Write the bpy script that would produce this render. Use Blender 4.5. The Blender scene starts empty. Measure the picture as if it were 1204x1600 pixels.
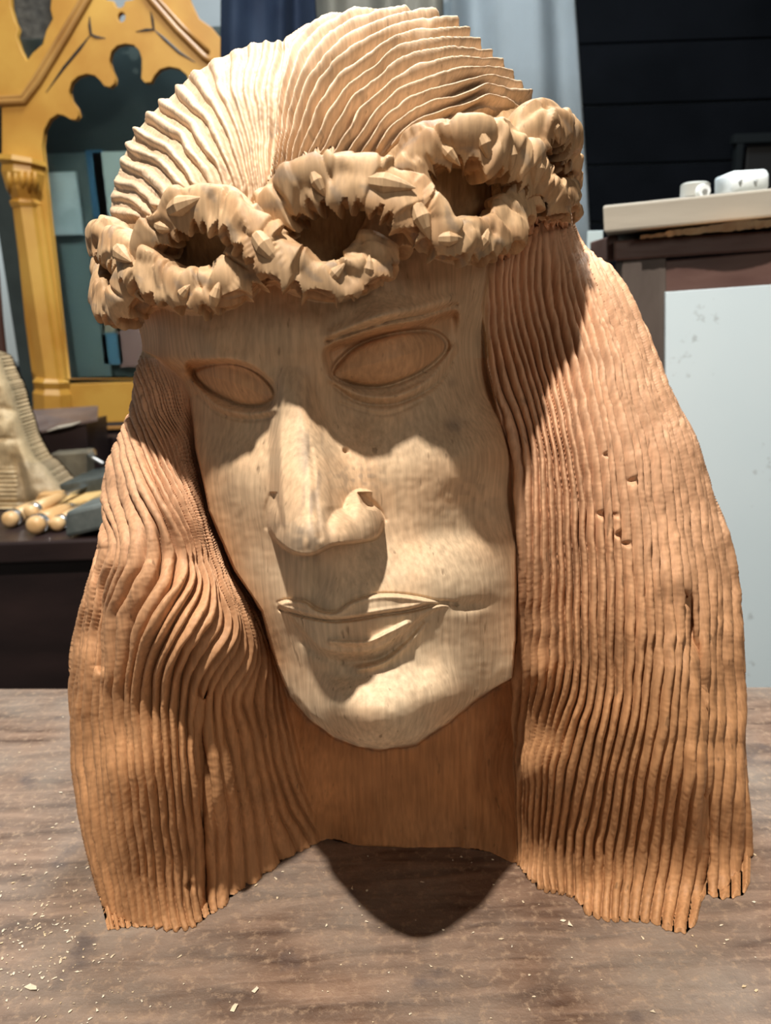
import bpy, bmesh, math, random
import numpy as np
from mathutils import Vector, Matrix

# ------------------------------------------------------------------ camera
C = bpy.context.scene.collection
SC = bpy.context.scene
H = 0.373                       # camera height above the bench top
FPX = 1200.0                    # focal length in pixels of a 1204x1600 frame
PITCH, ROLL = math.radians(15), math.radians(2.0)
_f = np.array([0, math.cos(PITCH), -math.sin(PITCH)])
_r0 = np.array([1.0, 0, 0]); _u0 = np.array([0, math.sin(PITCH), math.cos(PITCH)])
_r = _r0*math.cos(ROLL) - _u0*math.sin(ROLL)
_u = _u0*math.cos(ROLL) + _r0*math.sin(ROLL)
cam_d = bpy.data.cameras.new('camera'); cam = bpy.data.objects.new('camera', cam_d); C.objects.link(cam)
cam_d.sensor_fit = 'VERTICAL'; cam_d.sensor_height = 36; cam_d.lens = 36*FPX/1600
cam_d.clip_start = 0.02; cam_d.clip_end = 50
cam.matrix_world = Matrix(((_r[0], _u[0], -_f[0], 0), (_r[1], _u[1], -_f[1], 0), (_r[2], _u[2], -_f[2], H), (0, 0, 0, 1)))
cam_d.dof.use_dof = True; cam_d.dof.focus_distance = 0.42; cam_d.dof.aperture_fstop = 10.5
SC.camera = cam
SC.view_settings.view_transform = 'Standard'; SC.view_settings.look = 'None'
SC.view_settings.gamma = 1; SC.view_settings.use_curve_mapping = False
SC.view_settings.exposure = 0.22

# ------------------------------------------------------------------ light
w = bpy.data.worlds.new('world'); SC.world = w; w.use_nodes = True
w.node_tree.nodes['Background'].inputs[0].default_value = (1.0, 0.93, 0.85, 1)
w.node_tree.nodes['Background'].inputs[1].default_value = 0.075
def area(name, loc, size, power, col, target, shape='DISK'):
    d = bpy.data.lights.new(name, 'AREA'); d.shape = shape; d.size = size; d.energy = power; d.color = col
    o = bpy.data.objects.new(name, d); C.objects.link(o); o.location = loc
    o.rotation_euler = (Vector(target)-Vector(loc)).to_track_quat('-Z', 'Y').to_euler()
    return o
area('ceiling_lamp', (-0.20, -0.14, 1.85), 0.06, 50, (1.0, 0.92, 0.82), (0, 0.45, 0.2))
area('room_tube_light', (0.1, 1.25, 2.2), 0.7, 50, (0.82, 0.93, 1.0), (0.1, 1.5, 0.0))
area('front_tube_light', (0.9, -1.4, 1.1), 0.8, 6, (1.0, 0.88, 0.74), (0, 0.45, 0.2))

# ------------------------------------------------------------------ helpers
def ray(s, t):
    s = np.asarray(s, float); t = np.asarray(t, float)
    a = (s-602)/FPX; b = -(t-800)/FPX
    return _f + a[..., None]*_r + b[..., None]*_u
def P(s, t, Y):
    d = ray(s, t); k = np.asarray(Y)/d[..., 1]
    p = d*k[..., None]; p[..., 2] += H
    return p
def at(s, t, Y):
    return Vector(P(np.float64(s), np.float64(t), np.float64(Y)))
def ytab(s, t, z=0.0):
    d = ray(s, t); dz = np.minimum(d[..., 2], -1e-4)
    return (z-H)/dz*d[..., 1]
def on(s, t, z=0.0):
    return at(s, t, float(ytab(np.float64(s), np.float64(t), z)))

def mat(name, col, rough=0.6, metal=0, col2=None, scale=8, stretch=(1, 1, 1), bump=0.0, bscale=60, spec=0.5, detail=6, lo=.35, hi=.65):
    m = bpy.data.materials.new(name); m.use_nodes = True; n = m.node_tree.nodes; l = m.node_tree.links
    b = n['Principled BSDF']; b.inputs['Roughness'].default_value = rough; b.inputs['Metallic'].default_value = metal
    b.inputs['Specular IOR Level'].default_value = spec
    b.inputs['Base Color'].default_value = (*col, 1)
    tc = n.new('ShaderNodeTexCoord'); mp = n.new('ShaderNodeMapping'); mp.inputs['Scale'].default_value = stretch
    l.new(tc.outputs['Object'], mp.inputs[0])
    if col2:
        nz = n.new('ShaderNodeTexNoise'); nz.inputs['Scale'].default_value = scale; nz.inputs['Detail'].default_value = detail
        cr = n.new('ShaderNodeValToRGB'); cr.color_ramp.elements[0].position = lo; cr.color_ramp.elements[1].position = hi
        cr.color_ramp.elements[0].color = (*col, 1); cr.color_ramp.elements[1].color = (*col2, 1)
        l.new(mp.outputs[0], nz.inputs[0]); l.new(nz.outputs[0], cr.inputs[0]); l.new(cr.outputs[0], b.inputs['Base Color'])
    if bump:
        nz = n.new('ShaderNodeTexNoise'); nz.inputs['Scale'].default_value = bscale; nz.inputs['Detail'].default_value = 6
        bp = n.new('ShaderNodeBump'); bp.inputs['Strength'].default_value = bump; bp.inputs['Distance'].default_value = 0.002
        l.new(mp.outputs[0], nz.inputs[0]); l.new(nz.outputs[0], bp.inputs['Height']); l.new(bp.outputs[0], b.inputs['Normal'])
    return m

def tag(o, label=None, cat=None, group=None, kind=None):
    if label: o['label'] = label
    if cat: o['category'] = cat
    if group: o['group'] = group
    if kind: o['kind'] = kind
    return o
def link(name, me, m=None, parent=None):
    o = bpy.data.objects.new(name, me); C.objects.link(o)
    if m: me.materials.append(m)
    if parent: o.parent = parent; o.matrix_parent_inverse = parent.matrix_world.inverted()
    return o
def empty(name, loc=(0, 0, 0)):
    o = bpy.data.objects.new(name, None); C.objects.link(o); o.location = loc; o.empty_display_size = 0.02
    o.matrix_world = Matrix.Translation(loc)
    return o
def from_bm(name, bm, m, parent=None, smooth=False):
    bmesh.ops.recalc_face_normals(bm, faces=bm.faces)
    me = bpy.data.meshes.new(name); bm.to_mesh(me); bm.free()
    if smooth:
        me.polygons.foreach_set('use_smooth', [True]*len(me.polygons))
    return link(name, me, m, parent)
def hexa(bm, c8, bev=0.0):
    """box from 8 corners: 4 front (ccw), 4 back in the same order"""
    v = [bm.verts.new(p) for p in c8]
    fs = [bm.faces.new([v[i] for i in q]) for q in ((0, 1, 2, 3), (7, 6, 5, 4), (0, 4, 5, 1), (1, 5, 6, 2), (2, 6, 7, 3), (3, 7, 4, 0))]
    if bev:
        es = list({e for f in fs for e in f.edges})
        bmesh.ops.bevel(bm, geom=es, offset=bev, segments=2, affect='EDGES', profile=0.5)
def quadbox(name, c4, thick, m, parent=None, bev=0.002):
    """box whose front face is the 4 world points c4, going back by the vector thick"""
    bm = bmesh.new(); th = Vector(thick)
    hexa(bm, [Vector(p) for p in c4]+[Vector(p)+th for p in c4], bev)
    return from_bm(name, bm, m, parent)
def rect(name, x0, y0, x1, y1, Y, th, m, parent=None, bev=0.002):
    """upright box whose front face lies at depth Y between the two picture corners"""
    a = at(x0, y1, Y); b = at(x1, y0, Y)
    return quadbox(name, [(a.x, Y, a.z), (b.x, Y, a.z), (b.x, Y, b.z), (a.x, Y, b.z)], (0, th, 0), m, parent, bev)
def panel(name, loops, Y, th, m, parent=None, bevel=0.0015):
    """flat board with holes: closed outlines at depth Y, thickness th"""
    cu = bpy.data.curves.new(name, 'CURVE'); cu.dimensions = '2D'; cu.fill_mode = 'BOTH'; cu.extrude = th/2; cu.bevel_depth = bevel; cu.bevel_resolution = 2
    for lp in loops:
        sp = cu.splines.new('POLY'); sp.points.add(len(lp)-1); sp.use_cyclic_u = True
        for i, (s, t) in enumerate(lp):
            p = at(s, t, Y); sp.points[i].co = (p.x, p.z, 0, 1)
    tmp = bpy.data.objects.new(name, cu); C.objects.link(tmp)
    bpy.context.view_layer.update()
    me = bpy.data.meshes.new_from_object(tmp.evaluated_get(bpy.context.evaluated_depsgraph_get()))
    bpy.data.objects.remove(tmp)
    me.transform(Matrix(((1, 0, 0, 0), (0, 0, -1, Y+th/2), (0, 1, 0, 0), (0, 0, 0, 1))))
    me.materials.clear()
    return link(name, me, m, parent)
def tube_mesh(bm, pts, rad, seg=10, cap=True):
    pts = [Vector(p) for p in pts]; n = len(pts); rings = []
    for i, p in enumerate(pts):
        d = (pts[min(i+1, n-1)]-pts[max(i-1, 0)]).normalized()
        a = d.orthogonal() if i == 0 else (prev-d*prev.dot(d))
        a.normalize(); prev = a; b = d.cross(a); r = rad[i] if hasattr(rad, '__len__') else rad
        rings.append([bm.verts.new(p+(a*math.cos(2*math.pi*k/seg)+b*math.sin(2*math.pi*k/seg))*r) for k in range(seg)])
    for i in range(n-1):
        for k in range(seg):
            bm.faces.new((rings[i][k], rings[i][(k+1) % seg], rings[i+1][(k+1) % seg], rings[i+1][k]))
    if cap:
        bm.faces.new(rings[0][::-1]); bm.faces.new(rings[-1])
def catmull(pts, n=12, closed=False):
    pts = np.array(pts, float); out = []; N = len(pts)
    rng = range(N) if closed else range(N-1)
    for i in rng:
        if closed: p0, p1, p2, p3 = pts[i-1], pts[i], pts[(i+1) % N], pts[(i+2) % N]
        else: p0, p1, p2, p3 = pts[max(i-1, 0)], pts[i], pts[i+1], pts[min(i+2, N-1)]
        for k in range(n):
            u = k/n
            out.append(0.5*((2*p1)+(-p0+p2)*u+(2*p0-5*p1+4*p2-p3)*u*u+(-p0+3*p1-3*p2+p3)*u**3))
    if not closed: out.append(pts[-1])
    return np.array(out)

# ---- numpy fields on the carving chart
def tps(pts, S, T, lam=1e-3):
    pts = np.array(pts, float); x = pts[:, :2]/500.0; v = pts[:, 2]; n = len(v)
    def k(r2): return 0.5*r2*np.log(np.maximum(r2, 1e-12))
    d = ((x[:, None]-x[None])**2).sum(-1)
    A = np.zeros((n+3, n+3)); A[:n, :n] = k(d)+lam*np.eye(n); A[:n, n] = 1; A[:n, n+1:] = x; A[n, :n] = 1; A[n+1:, :n] = x.T
    wv = np.linalg.solve(A, np.concatenate([v, np.zeros(3)]))
    s = S/500.0; t = T/500.0; out = wv[n]+wv[n+1]*s+wv[n+2]*t
    for i in range(n):
        out += wv[i]*k((s-x[i, 0])**2+(t-x[i, 1])**2)
    return out
def seg_dist(S, T, pl, closed=False):
    pl = np.array(pl, float); D = np.full(S.shape, 1e9); n = len(pl)
    for i in range(n if closed else n-1):
        a = pl[i]; b = pl[(i+1) % n]; ab = b-a; L = (ab**2).sum()+1e-12
        u = np.clip(((S-a[0])*ab[0]+(T-a[1])*ab[1])/L, 0, 1)
        D = np.minimum(D, (S-a[0]-u*ab[0])**2+(T-a[1]-u*ab[1])**2)
    return np.sqrt(D)
def inside(S, T, pl):
    pl = np.array(pl, float); c = np.zeros(S.shape, bool); n = len(pl)
    for i in range(n):
        x1, y1 = pl[i]; x2, y2 = pl[(i+1) % n]
        if y1 == y2: continue
        m_ = ((y1 > T) != (y2 > T))
        c ^= m_ & (S < (x2-x1)*(T-y1)/(y2-y1)+x1)
    return c
def sdist(S, T, pl):
    d = seg_dist(S, T, pl, True); return np.where(inside(S, T, pl), d, -d)
def boxed(S, T, pl, pad, fn, fill):
    """evaluate fn only near the outline pl"""
    pl = np.array(pl); x0, y0 = pl.min(0)-pad; x1, y1 = pl.max(0)+pad
    r = np.where((T[:, 0] >= y0) & (T[:, 0] <= y1))[0]; c = np.where((S[0] >= x0) & (S[0] <= x1))[0]
    out = np.full(S.shape, float(fill))
    if len(r) and len(c):
        sl = (slice(r[0], r[-1]+1), slice(c[0], c[-1]+1)); out[sl] = fn(S[sl], T[sl])
    return out
def sstep(x, a, b):
    u = np.clip((x-a)/(b-a), 0, 1); return u*u*(3-2*u)
def vnoise(S, T, scale, seed=0):
    rs = np.random.RandomState(seed); G = rs.rand(257, 257)
    x = S/scale+1000.0; y = T/scale+1000.0
    xi = np.floor(x).astype(int); yi = np.floor(y).astype(int); fx = x-xi; fy = y-yi
    fx = fx*fx*(3-2*fx); fy = fy*fy*(3-2*fy); a = xi % 256; b = yi % 256; a1 = (a+1) % 256; b1 = (b+1) % 256
    return (G[b, a]*(1-fx)+G[b, a1]*fx)*(1-fy)+(G[b1, a]*(1-fx)+G[b1, a1]*fx)*fy-0.5
def blob(S, T, cx, cy, rx, ry, rot=0, p=1.0):
    c, s = math.cos(math.radians(rot)), math.sin(math.radians(rot))
    X = ((S-cx)*c+(T-cy)*s)/rx; Z = (-(S-cx)*s+(T-cy)*c)/ry
    return np.maximum(0, 1-X*X-Z*Z)**p
def gau(S, T, cx, cy, rx, ry, rot=0):
    c, s = math.cos(math.radians(rot)), math.sin(math.radians(rot))
    X = ((S-cx)*c+(T-cy)*s)/rx; Z = (-(S-cx)*s+(T-cy)*c)/ry
    return np.exp(-X*X-Z*Z)

#CARVING
# ------------------------------------------------------------------ the carved head
SIL = [(440,66),(480,40),(530,24),(600,18),(650,25),(700,42),(740,72),(775,100),(805,130),(830,160),(862,200),(880,250),(886,300),(890,335),
 (912,385),(945,410),(965,435),(990,480),(1015,530),(1033,570),(1060,630),(1085,680),(1105,740),(1125,800),(1140,850),(1148,910),(1158,960),
 (1162,1040),(1163,1150),(1168,1250),(1172,1330),(1171,1380)]
BOT = [(1171,1380),(1165,1395),(1150,1403),(1125,1406),(1102,1398),(1094,1412),(1088,1438),(1074,1459),(1045,1456),(1020,1443),(985,1440),(950,1440),(918,1430),(900,1405),
 (880,1398),(850,1392),(830,1375),(810,1352),(790,1345),(765,1332),(720,1325),(640,1325),(560,1322),(510,1311),(480,1325),(440,1345),(400,1378),
 (370,1392),(345,1420),(320,1435),(300,1450),(270,1455),(235,1448),(200,1450),(168,1455)]
SIL2 = [(168,1455),(160,1420),(140,1350),(125,1290),(112,1220),(108,1150),(108,1050),(118,980),(135,920),(150,870),(158,830),(160,780),
 (165,730),(180,690),(200,650),(207,610),(215,570),(222,545),(216,510),(195,440),(180,380),(174,320),(185,270),(205,220),(235,180),(270,148),(300,118),(350,88),(400,68),(440,66)]
def resample(pl, step=4.0):
    pl = np.array(pl, float); out = []
    for a, b in zip(pl[:-1], pl[1:]):
        n = max(1, int(np.hypot(*(b-a))/step)); out += [a+(b-a)*k/n for k in range(n)]
    return out+[pl[-1]]
sil1 = catmull(SIL, 5); sil2 = catmull(SIL2, 5); botp = np.array(resample(BOT, 5))
botp[1:-1, 1] += 2.2*np.sin(botp[1:-1, 0]*2*math.pi/15)*(np.abs(botp[1:-1, 0]-650) > 150)
OUT = np.concatenate([sil1[:-1], botp[:-1], sil2[:-1]])

FACE = [(216,500),(212,520),(222,548),(250,562),(284,592),(298,620),(306,700),(326,800),(366,892),(408,955),(432,1040),(452,1088),(480,1122),(520,1152),
 (560,1168),(600,1172),(650,1163),(700,1130),(745,1092),(800,1060),(806,1000),(806,860),(800,720),(778,650),(760,570),(752,480),(765,395),(700,370),(560,415),(480,440),(420,432),(360,450),(300,455),(235,470)]
HAIRLINE = [(120,345),(180,350),(235,345),(290,302),(355,308),(412,338),(470,278),(560,258),(612,240),(690,200),(790,172),(850,165),(950,165)]
DOME = HAIRLINE+[(950,-40),(120,-40)]
LOCKL = [(222,548),(250,562),(284,592),(298,620),(306,700),(326,800),(366,892),(408,955),(432,1040),(452,1088),(480,1200),(512,1320),(500,1500),(50,1500),(50,560)]
LOCKR = [(765,395),(752,480),(760,570),(778,650),(800,720),(806,860),(806,1000),(800,1060),(800,1200),(806,1370),(806,1600),(1300,1600),(1300,330),(830,330)]

STEP = 1.42
ss = np.arange(100, 1180, STEP); tt = np.arange(12, 1468, STEP)
S, T = np.meshgrid(ss, tt)

O = 0.047
def tb(s, t): return (s, t, float(ytab(np.float64(s), np.float64(t))))
base_pts = [(600,25,.475),(440,70,.45),(300,125,.46),(200,260,.465),(178,340,.46),(760,105,.47),(830,165,.475),(885,270,.48),
 (430,300,.383),(425,200,.398),(435,120,.418),(520,200,.392),(600,130,.415),(640,200,.395),(560,80,.43),(300,250,.403),(250,300,.41),(350,160,.415),(740,180,.425),(720,120,.43),
 (310,400,.398),(515,365,.388),(430,390,.388),(730,300,.405),(860,250,.46),(820,330,.435),(220,420,.425),
 (890,345,.475),(800,400,.446),(850,450,.453),(872,400,.460),(780,520,.440),(850,590,.432),(950,450,.468),(930,600,.430),(900,680,.414),(1020,580,.465),(840,750,.412),(950,750,.410),(1050,750,.440),(1110,780,.47),
 (840,900,.408),(950,900,.400),(1060,900,.418),(1140,900,.47),(840,1050,.412),(950,1050,.398),(1070,1050,.405),(1150,1050,.45),
 (840,1200,.415),(950,1200,.398),(1070,1200,.398),(1160,1200,.424),(1160,1300,.420),
 (230,600,.445),(205,660,.45),(245,680,.438),(290,700,.440),(200,750,.428),(260,800,.410),(320,860,.420),(165,780,.45),(200,880,.406),(280,950,.388),(350,980,.400),(400,1020,.414),
 (125,1000,.45),(170,1050,.412),(250,1080,.398),(330,1100,.402),(400,1120,.425),(112,1180,.445),(180,1200,.402),(260,1250,.394),(340,1250,.405),(420,1220,.440),(480,1250,.468),
 (560,1250,.472),(650,1250,.472),(760,1250,.462),(560,1150,.470),(700,1150,.470),(480,1150,.455),(790,1120,.455),(600,1050,.465),(780,1040,.45)]
for b in BOT: base_pts.append(tb(*b))
Yb = tps(base_pts, S, T, 2e-4)

face_pts = [(225,520,.437),(250,548,.425),(300,525,.402),(360,500,.392),(430,520,.380),(500,490,.379),(570,470,.379),(640,450,.386),(700,440,.402),(750,440,.428),(310,400,.398),(515,365,.388),(720,350,.41),
 (330,552,.393),(400,560,.384),(610,505,.376),(690,490,.400),(745,520,.438),
 (470,590,.378),(330,640,.412),(385,660,.400),(290,600,.43),(300,650,.425),(330,720,.408),(390,730,.390),(350,800,.408),(400,850,.395),(380,900,.408),
 (470,700,.372),(480,800,.366),(560,640,.388),(630,660,.384),(700,620,.403),(750,620,.432),(570,720,.374),(640,730,.379),(710,720,.388),(765,700,.408),(795,750,.428),
 (600,800,.378),(680,820,.388),(740,820,.402),(795,850,.422),(620,880,.374),(700,890,.384),(760,920,.402),(800,950,.425),
 (440,900,.384),(500,900,.368),(560,900,.366),(430,950,.392),(500,960,.368),(580,960,.362),(680,960,.378),(745,970,.398),(795,1040,.425),
 (440,1020,.402),(480,1030,.384),(540,1045,.373),(600,1045,.371),(660,1040,.377),(720,1040,.392),(470,1090,.396),(520,1100,.368),(580,1100,.358),(640,1100,.364),(700,1090,.380),(580,1135,.358),(760,1080,.415),
 (500,1135,.384),(540,1158,.374),(600,1170,.370),(650,1160,.375),(700,1128,.392)]
face_pts = [(a, b, c-.024*min(1, max(0, (b-680)/420))) for a, b, c in face_pts]
Yf = tps(face_pts, S, T, 2e-4)

def B(pl, pad, fn, fill): return boxed(S, T, pl, pad, fn, fill)
def gline(pl, w):                                  # soft line, 1 on the line
    pl = catmull(pl, 6)
    return B(pl, w*4, lambda a, b: np.exp(-(seg_dist(a, b, pl)/w)**2), 0)
def sd(pl, pad=60):
    return B(pl, pad, lambda a, b: sdist(a, b, pl), -pad)
def cap(pl, r0, r1, H0, H1, p=.5):
    """tapering rounded ridge along a line: height varies from H0 to H1"""
    pl = np.array(pl, float); L = np.hypot(*(pl[-1]-pl[0])); d = (pl[-1]-pl[0])/L
    u = np.clip(((S-pl[0, 0])*d[0]+(T-pl[0, 1])*d[1])/L, 0, 1); dist = seg_dist(S, T, pl)
    return (H0+(H1-H0)*u)*np.maximum(0, 1-(dist/(r0+(r1-r0)*u))**2)**p

# eyes, brows
EYE_R = catmull([(521,583),(545,553),(578,534),(632,521),(675,521),(696,540),(675,567),(632,591),(589,602),(545,597)], 5, True)
EYE_L = catmull([(306,584),(319,574),(357,569),(389,577),(414,596),(426,618),(411,631),(378,631),(346,618),(319,602)], 5, True)
eR = sd(EYE_R); eL = sd(EYE_L)
BROW_R = [(506,538),(551,522),(605,506),(659,496),(712,479)]
BROW_L = [(250,561),(308,561),(378,565),(418,590)]
# socket below the brow: sharp overhang at the brow line, fading downwards
SOCK_R = catmull([(504,545),(551,523),(605,507),(659,497),(712,482),(722,520),(712,580),(670,625),(600,645),(540,630),(512,595)], 5, True)
SOCK_L = catmull([(290,566),(330,561),(378,565),(420,588),(432,620),(424,650),(380,662),(330,640),(296,605)], 5, True)
kR = sd(SOCK_R, 20); kL = sd(SOCK_L, 20)
topR = np.exp(-np.maximum(0, T-(540-(S-510)*.28))/45.0); topL = np.exp(-np.maximum(0, T-568)/38.0)
Yf += .017*sstep(kR, -1, 14+14*(1-topR))*(.22+.78*topR)+.014*sstep(kL, -1, 12+14*(1-topL))*(.22+.78*topL)
Yf += -.0115*gau(S, T, 592, 492, 44, 20, -14) - .0030*gline(BROW_L, 14)
serr = 1+.5*np.sin(S*.75+T*.3)
Yf -= .0045*gline([(520,522),(560,506),(605,490),(659,479),(705,466)], 9)
Yf += .0050*gline([(512,534),(551,519),(605,503),(659,493),(712,477)], 4)*(.9+.9*np.abs(vnoise(S*.8+T*.6, T*.2, 7, 91)))
# eyeballs
Yf += np.where(eR > -1, -.0065*np.sqrt(np.clip(eR/34, 0, 1)), 0)+np.where(eL > -1, -.006*np.sqrt(np.clip(eL/30, 0, 1)), 0)
Yf += .0042*np.exp(-((eR+3)/3.8)**2)+.0038*np.exp(-((eL+3)/3.5)**2)
# lower lids
lidR = [(521,592),(560,616),(615,619),(672,592),(706,545)]; lidL = [(303,598),(338,632),(384,646),(427,640)]
Yf += -.0048*gline(lidR, 7)-.0042*gline(lidL, 6)
Yf += .0016*gline([(522,603),(562,629),(620,631),(682,600),(712,555)], 3.2)+.0014*gline([(308,616),(342,646),(388,657),(425,652)], 3)
Yf += .0008*gline([(531,630),(600,648),(659,626)], 3)
# cheeks
Yf += -.0015*gau(S, T, 690, 740, 110, 45, -5)+.0035*gau(S, T, 752, 805, 60, 42, -25)-.002*gau(S, T, 372, 735, 34, 60)
Yf += -.003*gau(S, T, 665, 900, 80, 45, 10)+.002*gau(S, T, 690, 838, 80, 18, -4)
# nose
xl = np.interp(T, [540, 600, 700, 790, 860], [440, 431, 428, 432, 440]); xr = np.interp(T, [540, 600, 700, 790, 860], [478, 476, 492, 512, 520])
Hn = np.interp(T, [520, 570, 620, 700, 770, 820, 868], [0, .003, .012, .024, .034, .042, .047])
wlft = 13.0; wrgt = np.interp(T, [560, 640, 760, 860], [26, 42, 66, 62])
cross_ = sstep(S, xl-wlft, xl+wlft*.9)*(1-sstep(S, xr-16, xr+wrgt))
nb = Hn*cross_*(1-.16*np.clip(np.abs(S-(xl+xr)/2)/48, 0, 1)**2)*(1-sstep(T, 866, 872))
tip = .049*blob(S, T, 478, 846, 52, 62, 0, .40)
wr = .028*blob(S, T, 560, 824, 46, 60, 8, .6)
wl = .029*blob(S, T, 442, 818, 27, 50, 0, .5)
mid = .040*blob(S, T, 520, 842, 60, 56, 0, .55)
k_ = 700.0
NZ = np.log(sum(np.exp(k_*a) for a in (nb, tip, wr, wl, mid, np.zeros_like(S)))/6)/k_
NZ = np.maximum(NZ, np.maximum(nb, 0)-.002)
NZ = np.where(NZ > 0, NZ, 0)
NOSE_OUT = catmull([(430,770),(420,800),(421,830),(438,852),(462,866),(490,867),(520,853),(560,848),(588,841),(599,818),(590,796),(560,770),(520,600),(480,560),(430,560),(432,680)], 5, True)
nd = sd(NOSE_OUT, 40)
NZ *= np.where(T > 770, sstep(nd, -1.5, 3.5), 1)
Yf -= NZ
Yf += .0012*gline([(556,770),(584,788),(601,812)], 4)+.0012*gline([(422,776),(416,795),(416,824)], 4)
Yf += .0010*gline([(486,700),(494,780),(500,840)], 5)-.0008*gline([(506,700),(515,790)], 6)
Yf += -.0025*gau(S, T, 500, 915, 9, 40)*0+.003*gau(S, T, 500, 905, 16, 34)-.002*gau(S, T, 470, 905, 12, 34)
# mouth
UP = [(435,942),(450,938),(475,940),(495,953),(524,957),(549,940),(583,930),(620,929),(657,934),(682,940),(716,943)]
SEAM = [(439,952),(475,962),(516,969),(549,967),(599,959),(641,953),(682,943),(712,944)]
LOW = [(712,944),(690,950),(665,962),(632,988),(599,1012),(566,1022),(529,1022),(497,1014),(470,985),(450,962),(439,952)]
UPL = np.concatenate([catmull(UP, 4), catmull(SEAM, 4)[::-1]]); LOL = np.concatenate([catmull(SEAM, 4), catmull(LOW, 4)])
uP = sd(UPL, 40); lP = sd(LOL, 40)
Yf -= .0055*sstep(uP, -2.5, 2)*(1-.25*sstep(uP, 2, 12))
Yf -= .0044*sstep(lP, -3, 5)*(.62+.38*sstep(T, 965, 1003))*(1-.0*T)
Yf += .0020*gline(UP, 2.6)+.0045*gline(SEAM, 3.2)+.0030*gline([(476,1003),(500,1024),(540,1034),(590,1030),(628,1006),(660,974)], 7)
Yf -= .0030*gline([(516,1003),(570,1004),(607,989),(636,974)], 4)
Yf -= .0032*gline([(560,1046),(600,1034),(636,1006),(664,974)], 5.5)
Yf += .004*gau(S, T, 735, 946, 30, 9, -8)
Yf += .003*gau(S, T, 530, 1052, 45, 16, 10)
# chisel facets and dents on the face
Yf += .0009*(vnoise(S, T, 44, 1)+.35*vnoise(S*.8+T*.6, T*.8-S*.6, 17, 2))+.0003*vnoise(S*.7+.7*T, T*.7-S*.7, 9, 3)
Yf += .0012*gau(S, T, 706, 664, 12, 12)+.0008*gau(S, T, 706, 600, 6, 6)

# chin edge tucks under
fd = sdist(S, T, FACE)
jaw = sstep(T, 1060, 1100)
Yf += .005*(1-sstep(fd, 0, 12))*jaw*(1-sstep(fd, 8, 20))*0.8

# hair locks step out from the face
A_pts = [(162,425,.462,22),(172,470,.432,30),(196,478,.410,32),(222,440,.402,32),(246,378,.393,32),(290,336,.383,34),(345,332,.376,36),(388,360,.3665,37),(428,402,.3625,36),(470,430,.361,34),(520,440,.361,34),(572,422,.366,34),(600,380,.378,36),(622,310,.386,38),(655,254,.386,38),(700,233,.384,38),(750,232,.384,40),(800,256,.398,40),(838,298,.410,34),(868,320,.418,28),(886,304,.446,22)]
B_pts = [(156,385,.480,20),(166,376,.450,28),(186,388,.418,34),(214,412,.398,35),(252,444,.387,33),(300,460,.379,32),(350,452,.376,34),(388,424,.380,36),(418,366,.382,37),(452,318,.375,40),(500,290,.368,40),(560,288,.364,40),(615,306,.361,40),(655,342,.3595,38),(694,374,.360,34),(740,380,.374,33),(782,358,.390,36),(806,316,.408,37),(816,254,.408,38),(838,206,.410,34),(868,206,.426,30),(884,248,.446,23),(890,296,.470,18)]
mv_ = lambda q: [(a, b, c-.006*math.exp(-((a-500)/260)**2), d) for a, b, c, d in q]
A_pts = mv_(A_pts); B_pts = mv_(B_pts)
CRA = catmull([(162,425),(196,478),(222,440),(246,378),(290,336),(345,332),(388,360),(428,402),(470,430),(520,440),(572,422),(600,380),(622,310),(655,254),(700,233),(750,232),(800,256),(838,298),(868,320)], 5)
CRB = catmull([(166,376),(186,388),(214,412),(252,444),(300,460),(350,452),(388,424),(418,366),(452,318),(500,290),(560,288),(615,306),(655,342),(694,374),(740,380),(782,358),(806,316),(816,254),(838,206),(868,206)], 5)
dA = B(CRA, 60, lambda a, b: seg_dist(a, b, CRA), 60); dB = B(CRB, 60, lambda a, b: seg_dist(a, b, CRB), 60)
m2 = np.maximum(0, 46-dA)+np.maximum(0, 46-dB)
Ymid = tps([(p[0], p[1], p[2]+.007) for p in A_pts[2:]+B_pts[2:]], S, T, 2e-2); wcr = sstep(m2, 13, 22)*(T < 520)*sstep(S, 205, 230)*(1-sstep(S, 875, 890))
dl = sd(LOCKL, 120); dr = sd(LOCKR, 120)
Yb += 0.006*gline([(318,1090),(317,1180),(320,1300),(322,1425)], 8)*2.0
fold = [(1070,930),(1085,1010),(1093,1100),(1097,1250),(1099,1400)]
strip = sstep(S-(1097-np.maximum(0, 1100-T)*.12), -3, 5)*sstep(T, 980, 1120)
Yb += .008*strip*(1-sstep(T, 1300, 1390))+.010*gline(fold, 6)
Yb -= .010*gau(S, T, 250, 1000, 90, 70, 20)+.006*gau(S, T, 230, 800, 60, 80)*1.0
Yb += .008*gline([(160,860),(166,950),(160,1040)], 9)
# recess between face edge and lock
Yb += .006*np.exp(-(dr/11)**2)*sstep(T, 600, 700)*(1-sstep(T, 1040, 1090))
Yb += .008*np.exp(-(dl/14)**2)*sstep(T, 600, 700)*(1-sstep(T, 980, 1090))

infa = sstep(fd, -1.2, 1.6)
Y = Yb*(1-infa)+Yf*infa; Y = Y+(np.minimum(Y, Ymid)-Y)*wcr
# rounding at the outline
de = np.minimum(boxed(S, T, sil1, 90, lambda a, b: seg_dist(a, b, sil1), 90), boxed(S, T, sil2, 90, lambda a, b: seg_dist(a, b, sil2), 90))
wid = 70.0
e = np.clip(de/wid, 0, 1)
Y = Y+.030*(1-np.sqrt(np.clip(1-(1-e)**2, 0, 1)))
Y = np.minimum(Y, np.where(T > 1250, ytab(S, T), 9)) 

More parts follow.
